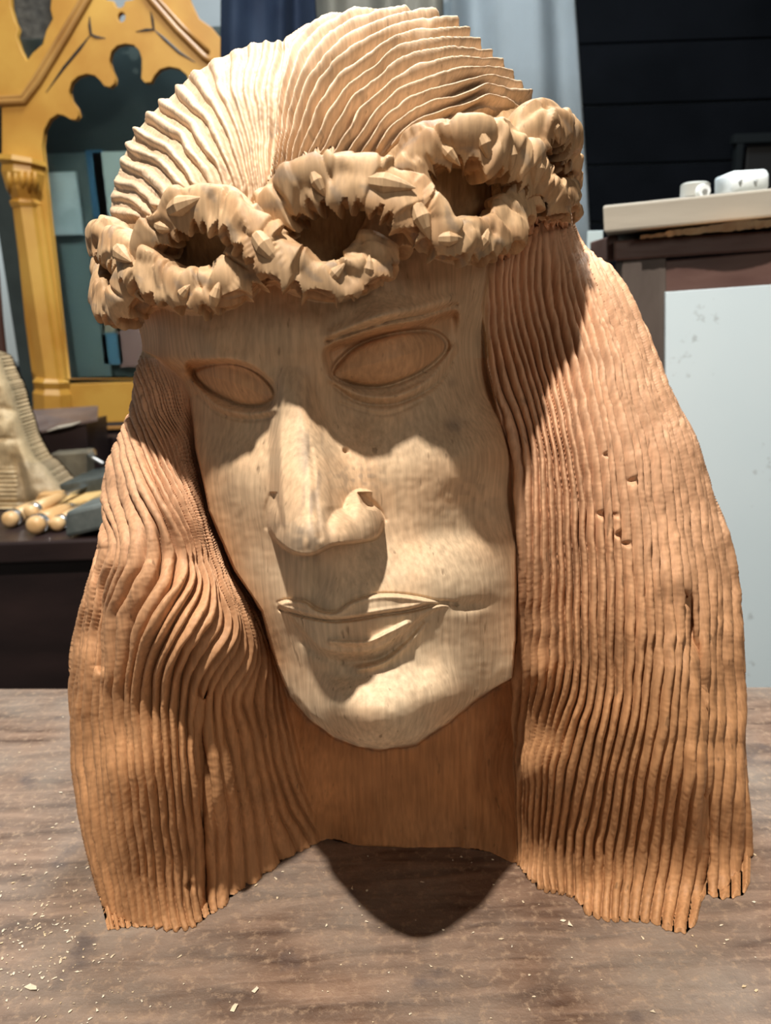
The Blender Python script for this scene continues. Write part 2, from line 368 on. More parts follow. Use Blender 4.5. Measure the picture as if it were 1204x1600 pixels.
# ---- hair strand phase fields
def curves(cs, base=0):
    out = []
    for ph, pl in cs:
        for p in catmull(pl, 2): out.append((p[0], p[1], ph))
    return out
phR = tps(curves([(0, [(417,325),(426,250),(432,150),(446,70)]),
 (2, [(430,310),(446,220),(470,130),(520,60),(590,25)]),
 (4.5, [(445,300),(480,190),(540,105),(620,62),(700,50)]),
 (7.5, [(480,280),(520,200),(590,125),(670,90),(745,82)]),
 (10.5, [(530,262),(575,195),(640,140),(720,115),(785,115)]),
 (13.2, [(575,250),(625,195),(690,155),(760,142),(815,145)]),
 (15.5, [(612,240),(665,200),(740,170),(835,170)])]), S, T, 3e-3)
phL = tps(curves([(0, [(445,60),(428,180),(415,325)]), (2.2, [(400,62),(398,150),(405,250),(411,318)]),
 (4.6, [(350,85),(368,160),(388,240),(400,310)]), (7.2, [(290,122),(330,180),(360,250),(376,305)]),
 (9.6, [(240,172),(290,205),(325,260),(340,303)]), (11.6, [(212,208),(262,235),(292,280),(302,302)]), (13.6, [(192,248),(237,262),(264,300),(270,318)]),
 (15.2, [(180,282),(216,288),(241,318)]), (17, [(172,318),(205,318),(228,340)])]), S, T, 3e-3)
phLL = tps(curves([(0, [(162,850),(150,950),(120,1100),(128,1250),(172,1450)]),
 (3.0, [(170,760),(194,860),(167,950),(160,1050),(165,1200),(198,1450)]),
 (6.4, [(195,655),(225,740),(262,822),(276,879),(262,935),(224,1010),(209,1070),(212,1160),(225,1300),(245,1450)]),
 (9.4, [(215,615),(250,710),(290,800),(312,879),(322,916),(302,965),(267,1029),(260,1095),(268,1250),(290,1448)]),
 (12.8, [(228,572),(268,680),(318,830),(360,950),(356,995),(325,1050),(310,1122),(318,1250),(330,1420)]),
 (16.2, [(240,562),(290,690),(345,870),(394,1000),(386,1047),(364,1090),(377,1150),(400,1250),(420,1370)]),
 (20, [(262,575),(312,740),(372,900),(425,1030),(440,1150),(470,1250),(505,1310)])]), S, T, 3e-3)
phRR = tps(curves([(0, [(757,400),(757,520),(775,620),(800,720),(805,900),(805,1060),(803,1200),(805,1340)]),
 (3, [(790,370),(784,450),(795,530),(825,620),(845,720),(850,900),(848,1060),(822,1185),(818,1345)]),
 (7, [(830,355),(828,450),(850,560),(880,680),(897,800),(902,950),(895,1080),(862,1200),(852,1370)]),
 (10.6, [(868,350),(880,450),(915,580),(940,720),(950,850),(955,1000),(945,1130),(912,1275),(902,1400)]),
 (14, [(884,350),(922,460),(962,600),(988,720),(1004,850),(1008,1000),(1000,1120),(970,1250),(955,1430)]),
 (18, [(895,350),(948,440),(1003,580),(1043,720),(1064,850),(1070,1000),(1062,1150),(1040,1300),(1020,1445)]),
 (23, [(1035,560),(1085,680),(1120,800),(1138,950),(1142,1100),(1140,1250),(1140,1400)])]), S, T, 3e-3)
botd = seg_dist(S, T, botp)
def ridge(ph, A, seed, sharp=1.6, wob=.35, groove=.0):
    ph = ph+wob*vnoise(S, T, 60, seed)+wob*.5*vnoise(S, T, 24, seed+1)
    i = np.floor(ph); f = ph-i
    x = np.abs(2*f-1)
    amp = .62+.9*np.abs(vnoise(i*13.7, T, 70, seed+2)+.15)
    clump = .0012*sstep(botd, 8, 70)*np.cos(ph*2*math.pi/3.7+4*vnoise(S, T, 150, seed+5))
    return clump+A*(1-x**sharp)*amp - A*.9*amp*np.exp(-((1-x)/.20)**2)
def saw(ph, A, seed):
    ph = ph+.75*vnoise(S, T, 75, seed)+.30*vnoise(S, T, 24, seed+1)
    i = np.floor(ph); f = ph-i
    amp = .65+1.1*np.abs(vnoise(i*13.7, T*.6+S*.6, 75, seed+2)+.1)
    pr = np.where(f < .60, (np.sin(f/.60*math.pi)).clip(0)**.6, 0)      # rounded strand, then an open groove
    return A*pr*amp
dd = sdist(S, T, DOME)
phR = np.maximum(phR, 0)*.76+1.9*(1-np.exp(-np.maximum(phR, 0)/1.8)); phL = phL*.82
part_x = np.interp(T, [60, 180, 325], [446, 428, 416])
side = sstep(S-part_x, -3, 3)
near = np.clip((325-T)/90, .25, 1)
dome = side*saw(phR, .0072, 11)*np.clip(sstep(phR, 0, 3)+.45, 0, 1)+(1-side)*saw(phL, .0054, 21)*(.45+.55*sstep(phL, 2, 9))
dome *= sstep(dd, 0, 14)*near**.35
dome += -.002*gline([(416,322),(428,200),(444,80)], 4)
ll = ridge(phLL*1.12, .0040, 31, 1.7); rr = ridge(phRR*1.08, .0038, 41, 1.8)
ll *= .55+.75*gau(S, T, 260, 970, 170, 210)+.1
wl_ = sstep(dl, 0, 22)*(1-infa); wr_ = sstep(dr, -1, 10)*(1-infa)
Dt = dome+ll*wl_+rr*wr_
Dt += (wl_+wr_)*(.0009*vnoise(S+.15*T, T*.2, 6, 51)+.00035*vnoise(S*.8+T*.6, T*.8-S*.6, 4.5, 52))
Dt += sstep(dd, 0, 10)*(.0006*vnoise(S*.7+T*.7, T*.7-S*.7, 7, 53)+.0003*vnoise(S*.8+T*.6, T*.8-S*.6, 3.5, 54))
plain = (1-np.clip(wl_+wr_+sstep(dd, 0, 10)+infa, 0, 1))
Dt += plain*(.0016*vnoise(S, T*.3, 14, 55)+.0004*vnoise(S, T*.2, 4, 56))
# borer holes and chips
rs = np.random.RandomState(4)
for (cx, cy, r) in [(984,752,5),(935,803,5),(958,805,4),(966,835,5),(940,712,3),(978,850,4),(296,1385,6),(540,703,3)]:
    Dt -= .004*B([(cx, cy)], 25, lambda a, b: np.exp(-((a-cx)**2+(b-cy)**2)/r**2), 0)

P0 = P(S, T, Y)
du = np.gradient(P0, axis=1); dv = np.gradient(P0, axis=0)
Nn = np.cross(du, dv); Nn /= np.linalg.norm(Nn, axis=-1, keepdims=True)+1e-12
flip = (Nn*(P0-np.array([0, 0, H]))).sum(-1) > 0; Nn[flip] *= -1

# keep the cells inside the outline, snap the rim on it
ins = inside(S, T, OUT)
cell = ins[:-1, :-1] & ins[1:, :-1] & ins[:-1, 1:] & ins[1:, 1:]
lab = np.zeros(cell.shape, int)
Sc = S[:-1, :-1]+STEP/2; Tc = T[:-1, :-1]+STEP/2
c4 = lambda a: a[:-1, :-1]
lab[c4(dl) > 0] = 3; lab[c4(dr) > 0] = 4; lab[c4(fd) > 0] = 1; lab[(c4(dd) > 0)] = 2
fc = c4(fd) > 0
lab[fc & (c4(eR) > 0)] = 5; lab[fc & (c4(eL) > 0)] = 6
lab[fc & (c4(nd) > -1) & (lab == 1)] = 7
lab[fc & ((c4(uP) > 0))] = 8; lab[fc & (c4(lP) > 0) & (lab != 8)] = 9
BRP = catmull([(512,536),(551,516),(605,497),(659,488),(715,470),(710,482),(659,501),(605,511),(551,527)], 4, True)
lab[fc & inside(Sc, Tc, BRP)] = 10
nr, nc = S.shape
vid = np.arange(nr*nc).reshape(nr, nc)
q = np.stack([vid[:-1, :-1], vid[1:, :-1], vid[1:, 1:], vid[:-1, 1:]], -1)[cell]   # ccw seen from the front
ql = lab[cell]
# boundary loop
e_all = np.concatenate([q[:, [0, 1]], q[:, [1, 2]], q[:, [2, 3]], q[:, [3, 0]]])
key = e_all[:, 0].astype(np.int64)*nr*nc+e_all[:, 1]; rkey = e_all[:, 1].astype(np.int64)*nr*nc+e_all[:, 0]
bd = e_all[~np.isin(key, rkey)]
nxt = {}
for a, b in bd: nxt.setdefault(int(a), []).append(int(b))
start = int(bd[0, 0]); loop = [start]; cur = start
best = []
visited = set()
for a0 in list(nxt):
    if a0 in visited: continue
    lp = [a0]; cur = a0
    while True:
        visited.add(cur)
        cand = [c for c in nxt[cur] if c not in visited]
        if not cand: break
        cur = cand[0]; lp.append(cur)
    if len(lp) > len(best): best = lp
loop = np.array(best)
Sf = S.ravel().copy(); Tf = T.ravel().copy()
xs = Sf[loop]; ys = Tf[loop]
oa = OUT; ob = np.roll(OUT, -1, 0); bestd = np.full(len(loop), 1e9); bx = xs.copy(); by = ys.copy()
for a, b in zip(oa, ob):
    ab = b-a; L = (ab**2).sum()+1e-9; u = np.clip(((xs-a[0])*ab[0]+(ys-a[1])*ab[1])/L, 0, 1)
    qx = a[0]+u*ab[0]; qy = a[1]+u*ab[1]; d2 = (xs-qx)**2+(ys-qy)**2; m_ = d2 < bestd
    bestd[m_] = d2[m_]; bx[m_] = qx[m_]; by[m_] = qy[m_]
Yflat = Y.ravel().copy()
isbot = seg_dist(bx[None], by[None], botp)[0] < 1.0
Yflat[loop] = np.where(isbot, ytab(bx, by), Yflat[loop])
V = P(Sf, Tf, Yflat); V[loop] = P(bx, by, Yflat[loop])
Dflat = Dt.ravel().copy(); Dflat *= (1-.7*(1-sstep(de.ravel(), 0, 6)))
V = V+Nn.reshape(-1, 3)*Dflat[:, None]
V[loop[isbot], 2] = 0.0005
V[:, 2] = np.maximum(V[:, 2], .0005)
# back shell: the outline slides back at its own height and closes on a spine
lo = V[loop]; loop2 = loop
nb_ = 22; rings = [lo]
zmax = lo[:, 2].max()
xc = 0.0; cyv = .47
bz = np.clip(lo[:, 2]/zmax, 0, 1)
Bk = .105*np.sqrt(np.clip(1-bz**5, 0, 1))
cx_ = np.where(bz > .6, -.02, .0)
for k in range(1, nb_+1):
    al = k/nb_*math.pi/2
    cyl = np.maximum(lo[:, 1], .46)
    x = cx_+(lo[:, 0]-cx_)*math.cos(al); y = lo[:, 1]+(cyl-lo[:, 1])*math.sin(al)+Bk*math.sin(al)
    rings.append(np.stack([x, y, lo[:, 2]], 1))
# back stitched in its own mesh with the same rim
def mesh_np(name, verts, faces, m, parent, cols=None, smooth=True):
    used, inv = np.unique(faces, return_inverse=True); fv = inv.reshape(faces.shape); vv = verts[used]
    me = bpy.data.meshes.new(name); me.vertices.add(len(vv)); me.vertices.foreach_set('co', vv.astype(np.float32).ravel())
    n = len(fv); k = fv.shape[1]; me.loops.add(n*k); me.loops.foreach_set('vertex_index', fv.astype(np.int32).ravel())
    me.polygons.add(n); me.polygons.foreach_set('loop_start', np.arange(0, n*k, k, dtype=np.int32))
    try: me.polygons.foreach_set('loop_total', np.full(n, k, np.int32))
    except Exception: pass
    me.polygons.foreach_set('use_smooth', np.full(n, smooth))
    if cols is not None:
        a = me.color_attributes.new('tone', 'FLOAT_COLOR', 'POINT'); cc = np.ones((len(vv), 4), np.float32); cc[:, :3] = cols[used]; a.data.foreach_set('color', cc.ravel())
    me.update(calc_edges=True); me.validate()
    o = link(name, me, m, parent); o.cycles.shadow_terminator_geometry_offset = .2; o.cycles.shadow_terminator_offset = .1
    return o, used

# wood colour, per place on the block (sap wood face, redder end hair)
def lerp(a, b, f): return np.array(a)*(1-f[..., None])+np.array(b)*f[..., None]
cream = (.64, .485, .30); tan = (.60, .345, .185); red = (.50, .225, .095); brown = (.40, .185, .075)
orange = (.56, .27, .11)
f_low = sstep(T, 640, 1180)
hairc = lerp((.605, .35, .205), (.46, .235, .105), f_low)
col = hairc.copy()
wd = sstep(dd, -6, 6)[..., None]; col = col*(1-wd)+np.array((.62, .45, .30))*wd
facec = lerp((.60, .43, .27), (.68, .52, .345), sstep(T, 700, 1000))
nf = sstep(vnoise(S, T, 70, 61)+.5*vnoise(S, T, 25, 62), -.25, .45); facec = facec*(1-.28*nf[..., None])+np.array((.62, .34, .17))*.28*nf[..., None]
# redder tone in the eye sockets and along the cheek edges
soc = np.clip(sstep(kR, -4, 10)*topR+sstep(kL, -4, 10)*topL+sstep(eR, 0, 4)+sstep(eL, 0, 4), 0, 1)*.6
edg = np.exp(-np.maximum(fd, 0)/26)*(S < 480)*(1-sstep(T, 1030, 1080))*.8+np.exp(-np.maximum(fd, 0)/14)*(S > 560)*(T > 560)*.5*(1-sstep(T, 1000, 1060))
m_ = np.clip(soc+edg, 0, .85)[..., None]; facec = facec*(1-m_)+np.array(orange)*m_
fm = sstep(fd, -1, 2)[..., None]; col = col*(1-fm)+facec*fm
# plain block behind the crown and the neck
pb = (plain*(T < 560))[..., None]; col = col*(1-pb)+np.array((.46, .29, .15))*pb
pn = (plain*(T > 1000))[..., None]; col = col*(1-pn)+np.array((.50, .235, .095))*pn
# grime rubbed on the nose, chin and cheek spots
gr = .65*gau(S, T, 478, 840, 34, 30)*sstep(vnoise(S, T, 9, 71), -.3, .2)+.75*gau(S, T, 486, 735, 17, 120)*sstep(vnoise(S, T*.2, 6, 72), -.25, .25)+.6*gau(S, T, 708, 664, 13, 13)+.4*gau(S, T, 706, 598, 8, 8)
gr += .5*gau(S, T, 560, 745, 42, 24)*sstep(vnoise(S, T, 6, 73), -.1, .3)+.5*np.exp(-(fd/5)**2)*(T > 1040)*sstep(vnoise(S, T, 12, 74), -.25, .25)+.3*gau(S, T, 740, 780, 60, 40, -20)*sstep(vnoise(S, T, 10, 75), -.1, .3)
gr += sstep(dd, 0, 4)*.35*sstep(vnoise(S, T, 14, 76), .30, .42)
gr = np.clip(gr, 0, .8)[..., None]; col = col*(1-gr)+np.array((.17, .14, .11))*gr
# colour goes darker in the bottom of the cut grooves
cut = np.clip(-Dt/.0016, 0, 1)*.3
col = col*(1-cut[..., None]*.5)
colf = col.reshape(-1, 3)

def wood_mat():
    m = bpy.data.materials.new('carved_wood'); m.use_nodes = True; n = m.node_tree.nodes; l = m.node_tree.links
    b = n['Principled BSDF']; b.inputs['Roughness'].default_value = .62; b.inputs['Specular IOR Level'].default_value = .35
    at_ = n.new('ShaderNodeAttribute'); at_.attribute_name = 'tone'
    tc = n.new('ShaderNodeTexCoord'); mp = n.new('ShaderNodeMapping'); mp.inputs['Scale'].default_value = (1, 1, .07); l.new(tc.outputs['Object'], mp.inputs[0])
    nz = n.new('ShaderNodeTexNoise'); nz.inputs['Scale'].default_value = 420; nz.inputs['Detail'].default_value = 5; l.new(mp.outputs[0], nz.inputs[0])
    n2 = n.new('ShaderNodeTexNoise'); n2.inputs['Scale'].default_value = 34; n2.inputs['Detail'].default_value = 7; l.new(tc.outputs['Object'], n2.inputs[0])
    r1 = n.new('ShaderNodeMapRange'); r1.inputs['From Min'].default_value = .3; r1.inputs['From Max'].default_value = .7; r1.inputs['To Min'].default_value = .80; r1.inputs['To Max'].default_value = 1.14
    l.new(nz.outputs[0], r1.inputs['Value'])
    r2 = n.new('ShaderNodeMapRange'); r2.inputs['From Min'].default_value = .3; r2.inputs['From Max'].default_value = .7; r2.inputs['To Min'].default_value = .84; r2.inputs['To Max'].default_value = 1.12
    l.new(n2.outputs[0], r2.inputs['Value'])
    mu = n.new('ShaderNodeMath'); mu.operation = 'MULTIPLY'; l.new(r1.outputs[0], mu.inputs[0]); l.new(r2.outputs[0], mu.inputs[1])
    vm = n.new('ShaderNodeVectorMath'); vm.operation = 'SCALE'; l.new(at_.outputs['Color'], vm.inputs[0]); l.new(mu.outputs[0], vm.inputs['Scale'])
    # dark pores
    n3 = n.new('ShaderNodeTexNoise'); n3.inputs['Scale'].default_value = 260; n3.inputs['Detail'].default_value = 2
    mp3 = n.new('ShaderNodeMapping'); mp3.inputs['Scale'].default_value = (1, 1, .22); l.new(tc.outputs['Object'], mp3.inputs[0]); l.new(mp3.outputs[0], n3.inputs[0])
    r3 = n.new('ShaderNodeMapRange'); r3.inputs['From Min'].default_value = .68; r3.inputs['From Max'].default_value = .76; r3.inputs['To Min'].default_value = 0; r3.inputs['To Max'].default_value = .55
    l.new(n3.outputs[0], r3.inputs['Value'])
    mx = n.new('ShaderNodeMix'); mx.data_type = 'RGBA'; l.new(r3.outputs[0], mx.inputs['Factor']); l.new(vm.outputs[0], mx.inputs['A']); mx.inputs['B'].default_value = (.12, .07, .035, 1)
    l.new(mx.outputs['Result'], b.inputs['Base Color'])
    bp = n.new('ShaderNodeBump'); bp.inputs['Strength'].default_value = .35; bp.inputs['Distance'].default_value = .0008
    ad = n.new('ShaderNodeMath'); l.new(nz.outputs[0], ad.inputs[0]); l.new(n2.outputs[0], ad.inputs[1]); l.new(ad.outputs[0], bp.inputs['Height'])
    l.new(bp.outputs[0], b.inputs['Normal'])
    return m
WOOD = wood_mat()
carving = empty('wooden_head_carving', (0, .45, 0))
tag(carving, 'large carved wooden head with long wavy hair and a thorn crown on the workbench', 'sculpture')

# smooth normals shared by all regions
me_f = bpy.data.meshes.new('tmp')
N1 = np.zeros((len(V), 3))
fa = V[q]; fn = np.cross(fa[:, 2]-fa[:, 0], fa[:, 3]-fa[:, 1])
for k in range(4): np.add.at(N1, q[:, k], fn)
N1 /= np.linalg.norm(N1, axis=1, keepdims=True)+1e-15
def region(name, ids, parent):
    o, used = mesh_np(name, V, q[np.isin(ql, ids)], WOOD, parent, colf)
    o.data.normals_split_custom_set_from_vertices(N1[used].tolist())
    return o
face = region('face', [1], carving)
region('eye', [5], face); region('eye', [6], face)
region('nose', [7], face); region('lip', [8], face); region('lip', [9], face); region('eyebrow', [10], face)
region('hair', [2], carving)['label'] = 'pale combed hair over the top of the head, parted in the middle'
region('hair_lock', [3], carving); region('hair_lock', [4], carving)
lab0 = ql.copy(); qt = Tc[cell]; ql[(ql == 0) & (qt < 700)] = 11
region('neck', [0], carving); region('band_behind_crown', [11], carving)
nl = len(lo); VB = np.concatenate(rings); fb = []
i = np.arange(nl); j = (i+1) % nl
FBk = np.concatenate([np.stack([k*nl+i, k*nl+j, (k+1)*nl+j, (k+1)*nl+i], 1) for k in range(nb_)])
cb = np.tile(np.array([.45, .24, .11]), (len(VB), 1)); cb[:nl] = colf[loop2]
mesh_np('back_of_head', VB, FBk[:, ::-1], WOOD, carving, cb)

# ---- the crown of thorns: two twisted branches
def samp(s, t):
    i = int(np.clip((t-tt[0])/STEP, 0, nr-1)); j = int(np.clip((s-ss[0])/STEP, 0, nc-1)); return float(Yb[i, j])
rngc = np.random.RandomState(7)
def branch(pts, seed, back):
    c = catmull([(*p[:3], p[3]) for p in pts], 38)
    pos = P(c[:, 0], c[:, 1], c[:, 2]); rad = c[:, 3]/FPX*c[:, 2]*1.02
    # continue round the back of the head
    a = pos[0]; b = pos[-1]; n = 90; u = np.linspace(0, 1, n+2)[1:-1]
    ang = math.pi*u; cxm = (a[0]+b[0])/2; R = (b[0]-a[0])/2
    bk = np.stack([cxm+R*np.cos(ang)*1.0, np.interp(u, [0, 1], [b[1], a[1]])+np.sin(ang)*.115, np.interp(u, [0, 1], [b[2], a[2]])+.012*np.sin(ang*6+back)*np.sin(ang)], 1)
    pos = np.concatenate([pos, bk]); rad = np.concatenate([rad, np.interp(u, [0, .2, .8, 1], [rad[-1], .011, .011, rad[0]])])
    n = len(pos)
    tan_ = np.roll(pos, -1, 0)-np.roll(pos, 1, 0); L = np.linalg.norm(tan_, axis=1, keepdims=True); tan_ /= L
    arc = np.cumsum(L[:, 0]/2)
    cen = np.array([cxm, .47, 0]); outw = pos-cen; outw[:, 2] = .0; outw /= np.linalg.norm(outw, axis=1, keepdims=True)
    fr = (np.arange(n) < len(c))
    camd = np.array([0, 0, H])-pos; camd /= np.linalg.norm(camd, axis=1, keepdims=True)
    outw[fr] = outw[fr]*.5+camd[fr]*.5
    outw -= (outw*tan_).sum(1, keepdims=True)*tan_; outw /= np.linalg.norm(outw, axis=1, keepdims=True)
    up = np.cross(tan_, outw); sg = np.sign(up[:, 2:3]); sg[sg == 0] = 1
    # keep 'up' on the same side all along
    if up[:, 2].mean() < 0: up = -up
    m = 60; th = np.arange(m)/m*2*math.pi                              # th=0 outward, pi/2 up
    A_, TH = np.meshgrid(arc, th, indexing='ij')
    # base profile: flattened, slightly boxy
    ex = np.cos(TH); ey = np.sin(TH); k = (np.abs(ex)**3.4+np.abs(ey)**3.4)**(-1/3.4)
    RR = rad[:, None]*k
    # chisel facets
    rs = np.random.RandomState(seed); N = int(arc[-1]/.0105)*4
    ca = rs.rand(N)*arc[-1]; ct = rs.rand(N)*2*math.pi; ga = rs.randn(N)*.30; gt = rs.randn(N)*.30; off = rs.randn(N)*.0006
    best = np.full(A_.shape, 1e9); hh = np.zeros(A_.shape)
    for q_ in range(N):
        sel = np.where(np.abs(arc-ca[q_]) < .03)[0]
        if not len(sel): continue
        sl = slice(sel[0], sel[-1]+1)
        da = A_[sl]-ca[q_]; dt = (TH[sl]-ct[q_]+math.pi) % (2*math.pi)-math.pi; dt = dt*.013
        d2 = (da*1.3)**2+dt**2; mm = d2 < best[sl]
        best[sl] = np.where(mm, d2, best[sl]); hh[sl] = np.where(mm, off[q_]+ga[q_]*da+gt[q_]*dt, hh[sl])
    hh = np.clip(hh, -.0022, .0022)
    for _ in range(2): hh = (hh*2+np.roll(hh, 1, 0)+np.roll(hh, -1, 0)+np.roll(hh, 1, 1)+np.roll(hh, -1, 1))/6
    # scooped notches that leave pointed teeth along the lower edge
    per = .0090; w_ = A_+.0016*np.sin(A_*330+seed); fz = (w_/per) % 1; idx = np.floor(w_/per)
    rnd = np.modf(np.abs(np.sin(idx*12.9898+seed)*43758.5453))[0]
    arch = np.sin(fz*math.pi)**.8
    top = math.radians(-14)-math.radians(30)*(1-arch)-math.radians(16)*rnd
    tw = (TH+math.pi) % (2*math.pi)-math.pi
    scoop = sstep(top-tw, 0, .17)*(tw > -2.4)*sstep(arch, .05, .5)
    hh -= .0062*(.55+.65*rnd)*scoop*(1-.4*sstep(-tw, 1.6, 2.3))
    # a few slanting cuts on the upper face
    fz2 = ((A_+.004*np.sin(TH))/.021+.3*seed) % 1
    hh -= .0022*np.exp(-((fz2-.5)/.05)**2)*sstep(tw, -.2, .3)*(1-sstep(tw, 1.3, 1.7))
    hh += .0004*np.sin(A_*260+TH*2)*np.sin(TH*3+A_*110)
    RR = np.maximum(RR+hh, .003)
    # deeper than tall
    vert = pos[:, None]+outw[:, None]*(RR*np.cos(TH)*.74)[..., None]+up[:, None]*(RR*np.sin(TH))[..., None]
    idm = np.arange(n*m).reshape(n, m); i2 = np.roll(idm, -1, 0)
    faces = np.stack([idm, i2, np.roll(i2, -1, 1), np.roll(idm, -1, 1)], -1).reshape(-1, 4)
    colr = np.zeros((n*m, 3)); f = rs.rand(n*m)
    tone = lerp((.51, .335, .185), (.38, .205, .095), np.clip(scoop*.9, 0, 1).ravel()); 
    bl = sstep(np.sin(A_*95+1.7*np.sin(TH*2+A_*40)+seed), .1, .9).ravel()[:, None]*.45; tone = tone*(1-bl)+np.array((.36, .19, .085))*bl; tone *= (1+.10*np.sin(A_*70+seed).ravel()[:, None])
    g = (sstep(np.sin(A_*233+TH*2.1)*np.sin(TH*3.7+A_*141), .62, .9).ravel()*.45)[:, None]; tone = tone*(1-g)+np.array((.2, .17, .14))*g
    o, _ = mesh_np('crown_branch', vert.reshape(-1, 3), faces, WOOD, carving, tone, smooth=True)
    o.data.set_sharp_from_angle(angle=math.radians(33))
    return o, pos, rad, outw, up, tan_, c
brA = branch(A_pts, 3, 0.0); brB = branch(B_pts, 8, 2.0)
brA[0]['label'] = 'front branch of the crown that passes over the left opening'
def thorn(br, s, t, ang, ln=.0095, r=.0031):
    o_, pos, rad, outw, up, tan_, c = br
    i = int(np.argmin((c[:, 0]-s)**2+(c[:, 1]-t)**2)); u_, w_, t_ = up[i], outw[i], tan_[i]
    # foot on the front face of the branch, at the height the picture shows
    dpx = np.array([s, t])-c[i, :2]; hgt = -(dpx[1])/FPX*c[i, 2]
    base = pos[i]+w_*rad[i]*.60+np.array([0, 0, 1])*hgt*.9
    d = t_*math.cos(ang)+u_*math.sin(ang)
    base = base-w_*.0008; pts = [base-d*ln*.55-w_*.003, base-d*ln*.3, base+w_*.0014, base+d*ln*.3+w_*.0016, base+d*ln*.62+w_*.0012]
    bm = bmesh.new(); tube_mesh(bm, pts, [r*.3, r*.8, r, r*.62, r*.06], 9)
    me = bpy.data.meshes.new('thorn'); bmesh.ops.recalc_face_normals(bm, faces=bm.faces); bm.to_mesh(me); bm.free()
    a = me.color_attributes.new('tone', 'FLOAT_COLOR', 'POINT'); a.data.foreach_set('color', np.tile(np.array([.51, .34, .19, 1], np.float32), len(me.vertices)))
    return link('thorn', me, WOOD, o_)
for (br, s, t, a, L_, r_) in [(brA,296,322,.1,.019,.0048),(brA,430,390,-.1,.017,.0046),(brB,222,402,.0,.017,.0044),(brB,608,292,.25,.021,.0046),(brB,655,345,-.5,.015,.0040),(brA,835,262,-1.0,.018,.0042),(brB,868,330,-.8,.012,.0036),
        (brA,270,352,-.7,.010,.0030),(brA,520,428,.7,.010,.0028),(brA,565,425,.9,.010,.0028),(brA,745,228,-1.1,.013,.0030),(brA,775,242,-1.2,.013,.0030),(brA,700,240,-1.0,.012,.0028),(brB,300,458,.8,.010,.0028),(brB,345,462,.9,.012,.0028),(brB,505,285,-1.2,.012,.0030),(brB,735,378,.9,.012,.0034),(brB,690,372,.5,.011,.0034),(brB,845,205,-1.2,.013,.003)]:
    thorn(br, s, t, a, L_, r_)
#ENDCARVING

# ------------------------------------------------------------------ the workbench top
def bench_mat():
    m = bpy.data.materials.new('worn_bench'); m.use_nodes = True; n = m.node_tree.nodes; l = m.node_tree.links
    b = n['Principled BSDF']; b.inputs['Roughness'].default_value = .55; b.inputs['Specular IOR Level'].default_value = .4
    tc = n.new('ShaderNodeTexCoord'); mp = n.new('ShaderNodeMapping'); mp.inputs['Scale'].default_value = (.16, 1, 1); l.new(tc.outputs['Object'], mp.inputs[0])
    g = n.new('ShaderNodeTexNoise'); g.inputs['Scale'].default_value = 90; g.inputs['Detail'].default_value = 8; g.inputs['Distortion'].default_value = .6; l.new(mp.outputs[0], g.inputs[0])
    p = n.new('ShaderNodeTexNoise'); p.inputs['Scale'].default_value = 9; p.inputs['Detail'].default_value = 8; l.new(tc.outputs['Object'], p.inputs[0])
    r1 = n.new('ShaderNodeValToRGB'); r1.color_ramp.elements[0].position = .32; r1.color_ramp.elements[0].color = (.070, .036, .022, 1); r1.color_ramp.elements[1].position = .72; r1.color_ramp.elements[1].color = (.29, .185, .125, 1)
    l.new(g.outputs[0], r1.inputs[0])
    r2 = n.new('ShaderNodeValToRGB'); r2.color_ramp.elements[0].position = .40; r2.color_ramp.elements[0].color = (0, 0, 0, 1); r2.color_ramp.elements[1].position = .66; r2.color_ramp.elements[1].color = (.75, .75, .75, 1)
    l.new(p.outputs[0], r2.inputs[0])
    mx = n.new('ShaderNodeMix'); mx.data_type = 'RGBA'; l.new(r2.outputs[0], mx.inputs['Factor']); l.new(r1.outputs[0], mx.inputs['A']); mx.inputs['B'].default_value = (.25, .205, .165, 1)
    # fine saw dust and scuffs
    d = n.new('ShaderNodeTexNoise'); d.inputs['Scale'].default_value = 170; d.inputs['Detail'].default_value = 6; d.inputs['Roughness'].default_value = .7; l.new(tc.outputs['Object'], d.inputs[0])
    r3 = n.new('ShaderNodeValToRGB'); r3.color_ramp.elements[0].position = .52; r3.color_ramp.elements[0].color = (0, 0, 0, 1); r3.color_ramp.elements[1].position = .74; r3.color_ramp.elements[1].color = (.8, .8, .8, 1)
    l.new(d.outputs[0], r3.inputs[0])
    m2 = n.new('ShaderNodeMix'); m2.data_type = 'RGBA'; l.new(r3.outputs[0], m2.inputs['Factor']); l.new(mx.outputs['Result'], m2.inputs['A']); m2.inputs['B'].default_value = (.42, .29, .19, 1)
    d4 = n.new('ShaderNodeTexNoise'); d4.inputs['Scale'].default_value = 22; d4.inputs['Detail'].default_value = 5; l.new(tc.outputs['Object'], d4.inputs[0])
    r4 = n.new('ShaderNodeValToRGB'); r4.color_ramp.elements[0].position = .62; r4.color_ramp.elements[0].color = (0, 0, 0, 1); r4.color_ramp.elements[1].position = .72; r4.color_ramp.elements[1].color = (.7, .7, .7, 1)
    l.new(d4.outputs[0], r4.inputs[0])
    m3 = n.new('ShaderNodeMix'); m3.data_type = 'RGBA'; l.new(r4.outputs[0], m3.inputs['Factor']); l.new(m2.outputs['Result'], m3.inputs['A']); m3.inputs['B'].default_value = (.07, .055, .055, 1)
    l.new(m3.outputs['Result'], b.inputs['Base Color'])
    ad = n.new('ShaderNodeMath'); l.new(g.outputs[0], ad.inputs[0]); l.new(d.outputs[0], ad.inputs[1])
    bp = n.new('ShaderNodeBump'); bp.inputs['Strength'].default_value = .7; bp.inputs['Distance'].default_value = .002; l.new(ad.outputs[0], bp.inputs['Height']); l.new(bp.outputs[0], b.inputs['Normal'])
    return m
bench = empty('workbench', (0, .35, -.75))
tag(bench, 'worn brown wooden workbench with stained top carrying the big carved head', 'workbench')
